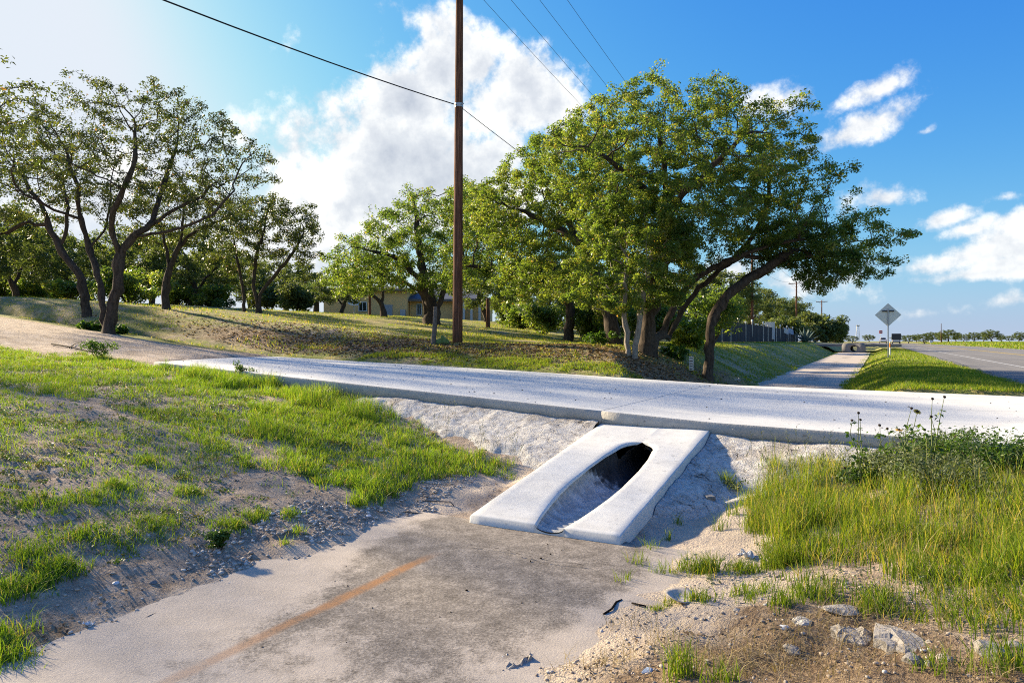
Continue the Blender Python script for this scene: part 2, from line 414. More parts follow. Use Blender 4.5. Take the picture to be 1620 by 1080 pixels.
def leafy(name, stops, trans=.4, rough=.5, tcol=None, spec=.35, hatt=False):
    m, t = newmat(name)
    v = t.n('ShaderNodeAttribute', attribute_name='v').outputs['Fac']
    c = t.ramp(v, stops)
    if hatt:
        tt = t.n('ShaderNodeAttribute', attribute_name='t').outputs['Fac']
        c = t.mixc(t.math('SUBTRACT', 1.0, t.smooth(tt, 0.0, .5)), c, (.17, .15, .07), 'MIX') if hatt == 2 else c
    p = t.n('ShaderNodeBsdfPrincipled', inp={'Base Color': c, 'Roughness': rough, 'Specular IOR Level': spec})
    tr = t.n('ShaderNodeBsdfTranslucent', inp={'Color': t.mixc(1.0, c, tcol or (1.5, 1.5, .6), 'MULTIPLY')})
    mx = t.n('ShaderNodeMixShader', inp={0: trans, 1: p.outputs[0], 2: tr.outputs[0]})
    t.n('ShaderNodeOutputMaterial', inp={'Surface': mx.outputs[0]})
    return m
M['leaf'] = leafy('oak_leaves', [(0, (.048, .09, .024)), (.45, (.10, .158, .036)), (.8, (.178, .23, .05)), (.95, (.29, .26, .075)), (1, (.32, .18, .075))], .58, .42)
M['leaf_shaded'] = leafy('oak_leaves_shaded', [(0, (.032, .052, .016)), (.45, (.062, .085, .022)), (.8, (.115, .13, .032)), (.95, (.2, .18, .055)), (1, (.26, .14, .06))], .42, .42)  # darker oak-leaf copy; backlit silhouette look put into the colour
M['leaf_y'] = leafy('oak_leaves_bright', [(0, (.056, .105, .026)), (.45, (.118, .182, .038)), (.8, (.20, .248, .054)), (.95, (.30, .27, .075)), (1, (.32, .18, .075))], .52, .42)
M['leaf_far'] = leafy('far_leaves', [(0, (.055, .085, .03)), (.6, (.105, .14, .048)), (1, (.18, .19, .065))], .45, .6)
M['grass'] = leafy('grass_blades', [(0, (.08, .17, .018)), (.45, (.15, .26, .028)), (.8, (.24, .32, .04)), (.92, (.30, .27, .09)), (1, (.38, .30, .15))], .5, .5, (1.5, 1.4, .5), .25, True)
M['grass_lit'] = leafy('tall_grass', [(0, (.08, .15, .015)), (.45, (.15, .23, .025)), (.8, (.23, .28, .03)), (.92, (.33, .29, .09)), (1, (.42, .34, .17))], .52, .5, (1.5, 1.4, .5), .25, True)  # yellower grass copy carrying a sunlit tone in its colour
M['straw'] = leafy('dry_straw', [(0, (.2, .14, .07)), (.6, (.34, .26, .14)), (1, (.45, .36, .2))], .2, .8)
M['weed'] = leafy('weed_leaves', [(0, (.03, .075, .014)), (.5, (.06, .12, .02)), (1, (.12, .19, .03))], .4, .5)
M['greyweed'] = leafy('greygreen_leaves', [(0, (.05, .08, .035)), (.5, (.10, .135, .06)), (1, (.2, .22, .12))], .35, .6)
M['litterleaf'] = leafy('dead_leaves', [(0, (.06, .035, .02)), (.5, (.16, .1, .055)), (1, (.32, .23, .13))], .15, .8)
M['olive'] = leafy('olive_leaves', [(0, (.08, .08, .025)), (.5, (.16, .15, .045)), (1, (.28, .22, .08))], .35, .7)
M['stem'] = simple('plant_stem', (.16, .2, .06), (.1, .12, .04), 20, .8)
M['petal'] = simple('yellow_petal', (.75, .42, .02), (.6, .3, .01), 40, .6)
M['seed'] = simple('dark_seed', (.035, .022, .015), (.015, .01, .008), 60, .9)
M['gravel'] = None
def stone_mat():
    m, t = newmat('gravel_stone'); g = t.n('ShaderNodeNewGeometry').outputs['Position']
    v = t.n('ShaderNodeAttribute', attribute_name='v').outputs['Fac']; n = t.noise(g, 45, 4, .6)
    c = t.ramp(v, [(0, (.17, .12, .085)), (.35, (.36, .29, .23)), (.7, (.50, .45, .39)), (1, (.66, .63, .58))])
    c = t.mixc(.35, c, t.ramp(n, [(.3, (.2, .18, .16)), (.7, (.55, .53, .5))]))
    finish(t, c, .9, n, .5, .01, .2); return m
M['gravel'] = stone_mat()
M['clod'] = leafy('soil_crumb', [(0, (.2, .155, .12)), (.5, (.36, .29, .225)), (1, (.5, .42, .33))], 0.0, .95, None, .1)
M['metal'] = simple('galvanised_steel', (.42, .43, .44), (.3, .31, .32), 20, .45, .1, .003, .5, .6)
M['signback'] = simple('sign_aluminium', (.60, .65, .63), (.52, .57, .55), 5, .5, .05, .002, .4, .1)
M['darkmetal'] = simple('dark_metal', (.05, .05, .055), (.03, .03, .03), 20, .6)
M['wire'] = simple('black_cable', (.012, .012, .013), (.008, .008, .009), 20, .6)
M['wall'] = simple('tan_stucco', (.76, .48, .19), (.66, .41, .16), 3, .9)
M['roof'] = simple('slate_roof', (.10, .115, .15), (.06, .07, .095), 6, .8)
M['trim'] = simple('white_trim', (.62, .6, .56), (.52, .5, .46), 6, .7)
M['glass'] = simple('dark_glass', (.02, .025, .025), (.015, .018, .018), 3, .12, .02, .001, .6)
M['door'] = simple('grey_door', (.33, .33, .32), (.27, .27, .26), 5, .6)
M['fabric'] = simple('black_screen', (.022, .022, .03), (.012, .012, .018), 4, .85)
M['white'] = simple('white_board', (.68, .68, .66), (.58, .58, .56), 6, .6)
M['red'] = simple('red_sign', (.42, .03, .035), (.35, .025, .03), 8, .5)
M['orange'] = simple('orange_marker', (.7, .22, .02), (.6, .18, .02), 8, .5)
M['carwhite'] = simple('white_car_paint', (.7, .7, .7), (.66, .66, .66), 2, .25, 0.0, .001, .5)
M['carred'] = simple('tail_light', (.4, .02, .02), (.3, .015, .015), 5, .3)
M['tyre'] = simple('tyre_rubber', (.025, .025, .025), (.015, .015, .015), 20, .9)
M['cactus'] = simple('prickly_pear', (.16, .24, .07), (.09, .15, .045), 16, .6)
M['agave'] = simple('agave_leaf', (.13, .19, .17), (.08, .12, .105), 6, .6)
M['palm'] = leafy('palm_leaf', [(0, (.06, .11, .02)), (1, (.17, .23, .05))], .35, .5)
M['litter_white'] = simple('white_litter', (.66, .67, .68), (.45, .46, .48), 18, .6)
M['litter_blue'] = simple('bluish_litter', (.36, .44, .55), (.25, .3, .4), 18, .5)
M['char'] = simple('charred_wood', (.03, .023, .018), (.01, .008, .007), 25, .95, .8, .02, .1)
M['shell'] = simple('old_plate', (.58, .52, .44), (.34, .29, .23), 12, .6)
M['block'] = simple('grey_block', (.2, .2, .2), (.14, .14, .14), 15, .9)
M['teal'] = simple('teal_plastic', (.06, .26, .22), (.05, .2, .17), 15, .5)

# ------------------------------------------------------------------ terrain
def curve(Y):
    Y = np.asarray(Y, float); k = np.clip(Y - 60, 0, None)
    return -1.4e-4 * np.minimum(k, 250) ** 2 - 0.07 * np.clip(k - 250, 0, None)
def road_z(Y):
    Y = np.asarray(Y, float); return .70 + .0015 * np.clip(Y - 60, 0, 200)
NX = ([-3000, -100, -60, -45, -34, -28, -22, -17.4, -12.4, -9.2, -7.66, -6, -4.8, -3.9, -3.5, -1.55, -1.2, -.8, 0, 1, 2.3, 2.75, 13.9, 20, 60, 3000],
      [4.2, 4.2, 4.3, 4.1, 3.5, 3.0, 2.3, 1.5, 1.12, .84, .65, .42, .22, .05, -.04, -.04, .03, .10, .26, .42, .58, .62, .62, 1.1, 1.2, 1.2])
FX = ([-3000, -100, -60, -45, -34, -28, -22, -18, -15, -12, -8, -6.5, -5.5, -4.5, -3.85, -3.65, -1.3, -1.1, -.4, .3, 1.5, 2.6, 2.75, 13.9, 20, 60, 3000],
      [4.0, 4.0, 4.1, 4.0, 3.6, 3.1, 2.45, 2.1, 1.78, 1.52, 1.47, 1.3, .86, .34, .06, -.04, -.04, .02, .40, .68, .72, .66, .62, .62, 1.1, 1.2, 1.2])
def drive_z(X, Y):
    n = np.interp(X, [-16.5, -12.4, -3.2, -1.8, 1.24, 3], [1.42, 1.2, .70, .63, .57, .69])
    f = np.interp(X, [-16.5, -8, -2.7, 2.26, 3], [1.13, .86, .66, .61, .69])
    t = np.clip((np.asarray(Y, float) - 8.35) / 6.85, 0, 1); return n * (1 - t) + f * t
DY0, DY1 = 8.35, 15.2
def drive_left(Y): return -12.4 - 4.1 * (np.asarray(Y, float) - DY0) / (DY1 - DY0)
def tz(X, Y, fine=True):
    X = np.asarray(X, float); Y = np.asarray(Y, float)
    Xs = X - curve(Y)
    w_ = sstep(8.3, 15.2, Y)
    Xs = Xs + 1.1 * fbm(Y * .75 + 4.2, X * .2, 4) * np.exp(-((Xs + 3.85) / .5) ** 2) + .9 * fbm(Y * .9 + 11.7, X * .2, 4) * np.exp(-((Xs + 1.25) / .4) ** 2)
    b = np.interp(Xs, *NX) * (1 - w_) + np.interp(Xs, *FX) * w_
    g = sstep(75, 190, Y); hi = np.clip(b - 1.45, 0, None)
    b = np.where(Xs < -4, b - g * hi * .9, b)
    b = np.maximum(b, np.clip(.006 * (Y - 15), 0, .45) - .04)
    b = b + np.where(Xs > 2.6, road_z(Y) - .70, 0)
    dz_ = drive_z(X, np.clip(Y, DY0, DY1))
    inx = sstep(-8.2, -6.4, X) * (1 - sstep(2.2, 2.8, X))
    e1 = dz_ - .20 - .32 * np.clip(DY0 - Y, 0, None)
    e2 = dz_ - .10 - .5 * np.clip(Y - DY1, 0, None)
    b = np.where(Y < DY0, np.maximum(b, e1 * inx + b * (1 - inx)), b)
    b = np.where(Y > DY1, np.maximum(b, e2 * inx + b * (1 - inx)), b)
    e3 = .065 + .147 * (Y - 5.15) - .15 - .28 * np.maximum(np.maximum(-3.21 - X, X + 1.81), 0)
    b = np.where((Y > 5.2) & (Y < DY0) & (X > -4.6) & (X < -.4), np.maximum(b, e3), b)
    lim = np.where(Y > DY1, drive_z(np.maximum(X, -16.5), DY1) + .01 + .2 * (Y - DY1) + .12 * np.clip(-16.5 - X, 0, None),
                   drive_z(np.minimum(np.maximum(X, drive_left(Y)), 3), Y) + .01 + .10 * np.clip(drive_left(Y) - X, 0, None))
    b = np.where((Y > DY0) & (X < -3), np.minimum(b, np.where(X < -3.7, np.maximum(lim, 0), 9)), b)
    under = (Y > DY0 - .02) & (Y < DY1 + .02) & (X > drive_left(Y) - .05) & (X < 3)
    edge = np.minimum(np.minimum(Y - DY0, DY1 - Y), X - drive_left(Y))
    if fine:
        ditch = np.clip(np.minimum(np.abs(Xs + 3.55), np.abs(Xs + 1.4)) * 2 + .35, 0, 1) * np.where((Xs > -3.5) & (Xs < -1.45), 0, 1)
        roadm = np.where((Xs > 2.6) & (Xs < 14.0), 0, 1)
        am = .08 * fbm(X * .9, Y * .9, 3) + .055 * fbm(X * 3.1, Y * 3.1, 3) + .03 * fbm(X * 11, Y * 11, 2)
        near = 1 - sstep(9, 12, np.hypot(X + 3, Y - 3)) * .3
        # tread ridges pressed into the loose soil left of the ditch
        tr = np.exp(-((X + 6.6 + .25 * (Y - 3)) / .55) ** 2) + np.exp(-((X + 8.7 + .25 * (Y - 3)) / .5) ** 2)
        am = am + .022 * tr * np.sin((Y - .3 * X) * 2 * np.pi / .21 + 2 * fbm(X, Y, 2)) * (Y < 7) * (Y > .5)
        # hummocks on the bare bank in front of the camera
        hm = np.exp(-((X + .55) / .8) ** 2) * np.exp(-((Y - 3.0) / 1.3) ** 2)
        am = am + hm * (.16 * fbm(X * 2.2, Y * 2.2, 3) + .06 * fbm(X * 7, Y * 7, 3))
        b = b + am * ditch * roadm * near
    b = np.where(under, np.minimum(b, dz_ - .16), b)
    # the trench the pipe and its end slab sit in
    b = np.where((X > -3.13) & (X < -1.89) & (Y > 5.22) & (Y < 15.6), np.minimum(b, -.14), b)
    return b
def tz1(x, y): return float(tz(np.array([x]), np.array([y]))[0])
def gpt(px, py, d0=1.5, d1=160):
    """where the view ray through a pixel meets the ground"""
    u, v = (px - 810) / FPX, (540 - py) / FPX
    ds = np.geomspace(d0, d1, 900)
    X = (u * CT - ST) * ds; Y = (u * ST + CT) * ds; Z = CAMZ + v * ds
    hit = np.nonzero(Z < tz(X, Y))[0]
    i = hit[0] if len(hit) else len(ds) - 1
    return np.array([X[i], Y[i]])
def on_ground(px, py, lift=0.0):
    x, y = gpt(px, py); return Vector((x, y, tz1(x, y) + lift))

def spaced(segs):
    out = []
    for a, b, st in segs: out.append(np.arange(a, b, st))
    return np.concatenate(out + [[segs[-1][1]]])
gx = np.concatenate([-np.geomspace(3000, 60, 14), spaced([(-58, -24, 1.2), (-24, -13, .4), (-13, -9, .12), (-9, 2.0, .055), (2.0, 3.2, .2), (3.2, 26, 1.2)]), np.geomspace(30, 3000, 14)])
gy = np.concatenate([[-400, -100, -40, -15, -6, -2, 0], spaced([(.6, 9.0, .055), (9.0, 15.0, .5), (15.0, 22, .14), (22, 46, .45), (46, 120, 2.2)]), np.geomspace(126, 4000, 18)])
gx = np.unique(np.round(gx, 4)); gy = np.unique(np.round(gy, 4))
GX, GY = np.meshgrid(gx, gy, indexing='ij')
GZ = tz(GX, GY)
nx, ny = GX.shape
I = np.arange(nx * ny).reshape(nx, ny)
GF = np.stack([I[:-1, :-1], I[1:, :-1], I[1:, 1:], I[:-1, 1:]], -1).reshape(-1, 4)
fx, fy = GX.ravel(), GY.ravel()
XS = fx - curve(fy)
near = fy < 8.4
inside = sstep(0, 1, 1)
sandm = np.where(near, np.exp(-((XS + 1.25) / .75) ** 2) * 1.0 + .3 * np.exp(-((XS + .4) / .9) ** 2) * (fy < 4.6) + .9 * np.exp(-((XS + 3.75) / .25) ** 2), 0)
# two-rut dirt track that carries the drive on into the property
trk = sstep(-12.0, -13.6, XS) * np.exp(-(((fy - (10.9 + .05 * (XS + 14))) / 2.8) ** 4))
trk = np.maximum(trk, .0)
lawn = np.where(near, .25 * sstep(-4.4, -6, XS) + .45 * sstep(.0, 1.5, XS), .0)
lawn = np.where(fy > 15, .62 + .5 * fbm(fx * .25, fy * .25, 3), lawn)
lawn = np.where((XS > -1.3) & (fy > 15), 1.2, lawn)
lawn = np.where((XS > 13.5), 1.3, lawn)
lawn = np.where((XS < -17) & (fy <= 15), .7 + .5 * fbm(fx * .25, fy * .25, 3), lawn)
lawn = np.where(trk > .35, lawn * .0, lawn)
lit_ = .55 * np.exp(-(((fx + 6.2) / 3.2) ** 2 + ((fy - 18.2) / 2.3) ** 2)) + .9 * np.exp(-(((fx + 4.6) / 1.0) ** 2 + ((fy - 21) / 5) ** 2))
lit_ += .75 * np.exp(-(((fx + 12.5) / 4.0) ** 2 + ((fy - 17.2) / .9) ** 2)) + .7 * np.exp(-(((fx + 19) / 5.0) ** 2 + ((fy - 16.5) / 1.8) ** 2))
lit_ = np.where(fy > 15.3, lit_, 0)
lit_ += np.where(near, .75 * np.exp(-(((fx + 3.95) / .3) ** 2 + ((fy - 1.9) / .45) ** 2)) + .95 * np.exp(-(((fx + .15) / 1.0) ** 2 + ((fy - 2.7) / .85) ** 2)) + .42 * np.exp(-((fx + .3) / .9) ** 2) * sstep(5.4, 4.2, fy), 0)
ground = mesh_np('ground', np.stack([fx, fy, GZ.ravel()], -1), GF, M['ground'], smooth=True,
                 attrs={'sand': ('POINT', sandm), 'track': ('POINT', trk), 'lawn': ('POINT', lawn), 'litter': ('POINT', lit_)})
tag(ground, kind='structure')

# ------------------------------------------------------------------ road
ys = np.concatenate([np.arange(-60, 60, 6), np.arange(60, 330, 8), np.geomspace(330, 2500, 10)])
def strip(name, x0, x1, lift, mat, y0=-60, y1=2500, n=2):
    yy = ys[(ys >= y0) & (ys <= y1)]
    xs = np.linspace(x0, x1, n)
    V = np.array([[x + float(curve(y)), y, float(road_z(y)) + lift - .02 * abs((x - 8.3) / 5.5)] for y in yy for x in xs])
    k = len(xs); F = [[i * k + j, i * k + j + 1, (i + 1) * k + j + 1, (i + 1) * k + j] for i in range(len(yy) - 1) for j in range(k - 1)]
    return mesh_np(name, V, F, mat)
road = tag(strip('road', 2.75, 13.8, 0.0, M['asphalt'], n=7), kind='structure')
for x0, x1, nm, mt in ((4.35, 4.50, 'road_edge_line', 'paint_white'), (12.2, 12.35, 'road_edge_line', 'paint_white'), (8.1, 8.22, 'road_centre_line', 'paint_yellow'), (8.38, 8.5, 'road_centre_line', 'paint_yellow')):
    o = strip(nm, x0, x1, .006, M[mt]); o.parent = road
# broken asphalt lip along the verge
mbv = MB()
for i in range(70):
    y = 12 + i * .55; x = 2.75 + random.uniform(-.1, .04); s = random.uniform(.1, .28)
    mbv.box((x, y, .68), (s, random.uniform(.3, .6), .035), random.uniform(-.3, .3))
mbv.build('broken_edge', M['asphalt'], road)

# ------------------------------------------------------------------ driveway
driveway = empty('driveway', (0, 0, 0)); tag(driveway, kind='structure')
def slab_panel(xa, xb, na):
    """xa, xb functions of Y"""
    nyy = 36; top = {}; V = []; F = []; E = []
    yy = np.linspace(DY0, DY1, nyy)
    for j, y in enumerate(yy):
        a, b = float(xa(y)), float(xb(y))
        for i in range(na):
            x = a + (b - a) * i / (na - 1); V.append((x, y, float(drive_z(x, y))))
    idx = lambda i, j: j * na + i
    for j in range(nyy - 1):
        for i in range(na - 1): F.append([idx(i, j), idx(i + 1, j), idx(i + 1, j + 1), idx(i, j + 1)])
    rim = [idx(i, 0) for i in range(na)] + [idx(na - 1, j) for j in range(1, nyy)] + [idx(i, nyy - 1) for i in range(na - 2, -1, -1)] + [idx(0, j) for j in range(nyy - 2, 0, -1)]
    return V, F, rim
for (xa, xb, na) in ((drive_left, lambda y: -3.205, 40), (lambda y: -3.19, lambda y: 2.74, 24)):
    V, F, rim = slab_panel(xa, xb, na)
    panel = mesh_np('concrete_panel', V, F, M['drive'], driveway, smooth=True)
    # the vertical faces: a rounded arris, the upper pour, then the footing course set back a little
    n = len(rim); cx = sum(V[i][0] for i in rim) / n; cy = sum(V[i][1] for i in rim) / n
    rows = []
    for (off, dz) in ((0, 0), (.012, -.012), (.014, -.17), (.002, -.175), (.002, -.42)):
        row = []
        for k, i in enumerate(rim):
            x, y, z = V[i]
            p0 = V[rim[k - 1]]; p1 = V[rim[(k + 1) % n]]
            t = Vector((p1[0] - p0[0], p1[1] - p0[1], 0)).normalized(); nr = Vector((t.y, -t.x, 0))
            wob = .004 * math.sin(x * 5.1) + .003 * math.sin(x * 13.7) if dz < -.1 else 0
            row.append((x + nr.x * off, y + nr.y * off, z + dz + wob))
        rows.append(row)
    VV = [p for r in rows for p in r]; FF = []
    for r in range(len(rows) - 1):
        for k in range(n): FF.append([r * n + k, (r + 1) * n + k, (r + 1) * n + (k + 1) % n, r * n + (k + 1) % n])
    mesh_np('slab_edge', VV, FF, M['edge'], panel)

# ------------------------------------------------------------------ ditch lining (both sides of the drive)
def lining(name, y0, y1, ny_, xl, xr):
    yy = np.linspace(y0, y1, ny_); xx = np.linspace(0, 1, 14); V = []
    for y in yy:
        c = float(curve(y)); fl = max(0, min(.45, .006 * (y - 15)))
        l = xl + .08 * float(fbm(y * .8, 3.3, 3)); r = xr + .1 * float(fbm(y * .7, 8.1, 3))
        for t in xx:
            x = l + (r - l) * t
            V.append((x + c, y, fl + .012 * (2 * t - 1) ** 2 - .008 + .012 * float(fbm(x * 1.4, y * 1.4, 3))))
    k = len(xx); F = [[i * k + j, i * k + j + 1, (i + 1) * k + j + 1, (i + 1) * k + j] for i in range(ny_ - 1) for j in range(k - 1)]
    return tag(mesh_np(name, V, F, M['apron'], smooth=True), kind='structure')
lining('ditch_floor', -6, 5.24, 110, -4.05, -.95)
lining('far_ditch_floor', 15.6, 92, 160, -4.0, -.95)
# the crack that wanders over the near floor
ck = MB(); pts = [gpt(px, py) for px, py in ((742, 873), (775, 877), (800, 880), (822, 887), (845, 893), (868, 899), (900, 902), (930, 906))]
P = []
for a, b in zip(pts[:-1], pts[1:]):
    for t in np.linspace(0, 1, 4, endpoint=False): P.append(a + (b - a) * t + rng.normal(0, .006, 2))
for a, b in zip(P[:-1], P[1:]):
    d = np.array([b[1] - a[1], a[0] - b[0]]); d /= np.linalg.norm(d) + 1e-9; wd = rng.uniform(.001, .005)
    ck.poly([(*(a - d * wd), .012), (*(a + d * wd), .012), (*(b + d * wd), .012), (*(b - d * wd), .012)])
ckO = ck.build('floor_crack', M['char'], bpy.data.objects['ditch_floor'])

# ------------------------------------------------------------------ culvert end (sloped end slab with corrugated pipe)
SX0, SX1, SY0, SY1, SXC = -3.21, -1.81, 5.15, DY0 - .02, -2.43
PR, PZ = .195, .20
def zt(y): return .065 + .147 * (y - SY0)
def hwf(y):
    if y < 7.35: return float(np.interp(y, [5.15, 5.35, 5.6, 5.9, 6.2, 6.7, 7.1, 7.35], [.12, .165, .205, .24, .26, .262, .238, .2]))
    return .2 * math.sqrt(max(0, 1 - ((y - 7.35) / .31) ** 2)) if y < 7.66 else 0.0
cul = empty('culvert_end', (SXC, SY0, 0))
tag(cul, 'pale sloped concrete culvert end slab with corrugated pipe mouth below the driveway', 'culvert')
L0 = Vector((SXC, SY0, 0))
st = np.unique(np.concatenate([np.linspace(SY0, SY1, 120), np.linspace(7.35, 7.66, 24)])); prof = []
for y in st:
    z = zt(y); q = PR * PR - (z - PZ) ** 2; hw = math.sqrt(q) if q > 0 else 0.0
    hw = hwf(y)
    wl = .002 * math.sin(y * 3.1) + .0015 * math.sin(y * 11)
    lip = .028 if hw > 0 else 0
    f = max(0.0, 1 - (y - SY0) / .03); zz = z - .008 * f * f
    row = [(SX0 + wl - .01, z - .40), (SX0 + wl, zz - .014), (SX0 + wl + .004, zz - .005), (SX0 + wl + .013, zz)]
    for t in np.linspace(.15, 1, 7): row.append((SX0 + .013 + (SXC - hw - .02 - SX0 - .013) * t, zz + .003 * math.sin(y * 4 + t * 3)))
    g8 = .008 if hw > 0 else 0
    row += [(SXC - hw - .004, zz - g8), (SXC - hw, zz - lip)]
    row += [(SXC + hw, zz - lip), (SXC + hw + .004, zz - g8)]
    for t in np.linspace(0, .85, 7): row.append((SXC + hw + .02 + (SX1 - .013 - SXC - hw - .02) * t, zz + .003 * math.sin(y * 4.4 + t * 4)))
    row += [(SX1 - .013 + wl, zz), (SX1 - .004 + wl, zz - .005), (SX1 + wl, zz - .014), (SX1 + wl + .01, z - .40)]
    prof.append(row)
k = len(prof[0]); V = [(x - L0.x, y - L0.y, z) for y, r in zip(st, prof) for x, z in r]; F = []
mid = k // 2 - 1
for i in range(len(st) - 1):
    opening = st[i] < 7.665
    for j in range(k - 1):
        if j == mid and opening: continue
        F.append([i * k + j, i * k + j + 1, (i + 1) * k + j + 1, (i + 1) * k + j])
# front face in two halves
fb = len(V)
for j in range(k): V.append((prof[0][j][0] - L0.x, -.012, min(-.06, prof[0][j][1] - .05)))
for j in range(k - 1):
    if j == mid: continue
    F.append([j, fb + j, fb + j + 1, j + 1])
arc = [(SXC + .14 * math.cos(t), .06 + .058 * math.sin(t)) for t in np.linspace(math.pi, 2 * math.pi, 15)]
ab = len(V)
for (x, z) in arc: V.append((x - L0.x, -.004, z)); V.append((x - L0.x, -.012, -.06))
for j in range(14): F.append([ab + 2 * j, ab + 2 * j + 1, ab + 2 * j + 3, ab + 2 * j + 2])
slab = mesh_np('end_slab', V, F, M['end'], cul)
# pipe: an open trough up to the mouth, then a full bore under the drive
V = []; F = []; na = 26; yv = np.concatenate([np.arange(SY0 - .006, 9.2, .0115), np.arange(9.2, 15.4, .2)])
for y in yv:
    cor = .014 * math.cos(2 * math.pi * y / .085) if y < 9.2 else 0
    for j in range(na):
        if y < 7.35:      # half-round trough of the slit pipe
            t = -math.pi + math.pi * j / (na - 1); hw = hwf(y) + .022 + cor; top = zt(y) - .008
            V.append((SXC + hw * math.cos(t) - L0.x, y - L0.y, top + (top - .004 + cor * .8) * math.sin(t)))
        else:             # round bore under the drive
            a = max(.35, math.acos(min(1, hwf(y) / .2))) if y < 7.66 else math.pi / 2
            t = -math.pi / 2 - (math.pi / 2 + a) + 2 * (math.pi / 2 + a) * j / (na - 1); r = PR + cor * .6
            V.append((SXC + r * math.cos(t) - L0.x, y - L0.y, PZ + r * math.sin(t)))
for i in range(len(yv) - 1):
    for j in range(na - 1): F.append([i * na + j, i * na + j + 1, (i + 1) * na + j + 1, (i + 1) * na + j])
e = (len(yv) - 1) * na
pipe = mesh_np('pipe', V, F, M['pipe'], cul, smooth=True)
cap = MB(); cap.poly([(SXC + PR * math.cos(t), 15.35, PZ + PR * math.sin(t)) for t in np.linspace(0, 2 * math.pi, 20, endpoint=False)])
capo = cap.build('pipe_dark_cap', M['darkmetal'], cul); capo.location = -L0  # added end cap keeps daylight out of the bore

# rough sloped concrete on both sides of the end slab
def paving(name, x0, x1, low, label, fade):
    xs = np.linspace(x0, x1, int((x1 - x0) / .02)); yy = np.linspace(5.9, DY0 + .0, 120)
    X, Y = np.meshgrid(xs, yy, indexing='ij'); lo = np.interp(X, low[0], low[1]) + .35 * fbm(X * 2.3, Y * 1.2, 3)
    m = np.minimum((Y - lo) * .5, fade(X) * .4)
    base = tz(X, Y, False)
    Z = base + np.clip(m, -.10, .055) + .06 * fbm(X * 2.4, Y * 2.4, 3) + .022 * fbm(X * 9, Y * 9, 4) * (m > -.02) + .012
    a, b = X.shape; I = np.arange(a * b).reshape(a, b)
    F = np.stack([I[:-1, :-1], I[1:, :-1], I[1:, 1:], I[:-1, 1:]], -1).reshape(-1, 4)
    keep = (m.ravel()[F].max(1) > -.09)
    Vv = np.stack([X.ravel(), Y.ravel(), Z.ravel()], -1)
    o = mesh_np(name, Vv, F[keep], M['riprap'], smooth=True)
    return tag(o, label, 'slope paving')
paving('slope_paving', -7.4, SX0 - .012, ([-7.4, -6.2, -5.0, -4.2, -3.6, -3.2], [8.2, 7.9, 7.55, 7.3, 7.1, 6.8]), 'cracked white slope paving left of the culvert end slab', lambda X: (X + 7.3))
paving('slope_paving', SX1 + .015, 1.3, ([-1.8, -1.4, -.7, 0, .6, 1.2], [6.0, 6.35, 7.2, 7.7, 7.9, 8.1]), 'crumbly white slope paving right of the culvert end slab', lambda X: (1.2 - X))

# ------------------------------------------------------------------ oaks
def resample(pts, step):
    pts = np.asarray(pts, float)
    if len(pts) > 2:    # smooth through the points
        P = np.vstack([2 * pts[0] - pts[1], pts, 2 * pts[-1] - pts[-2]]); out = []
        for i in range(1, len(P) - 2):
            for t in np.linspace(0, 1, 12, endpoint=False):
                p0, p1, p2, p3 = P[i - 1:i + 3]
                out.append(.5 * (2 * p1 + (p2 - p0) * t + (2 * p0 - 5 * p1 + 4 * p2 - p3) * t * t + (3 * p1 - p0 - 3 * p2 + p3) * t ** 3))
        out.append(pts[-1]); pts = np.array(out)
    L = np.concatenate([[0], np.cumsum(np.linalg.norm(np.diff(pts, axis=0), axis=1))])
    n = max(2, int(L[-1] / step)); s = np.linspace(0, L[-1], n + 1)
    return np.stack([np.interp(s, L, pts[:, i]) for i in range(3)], -1)

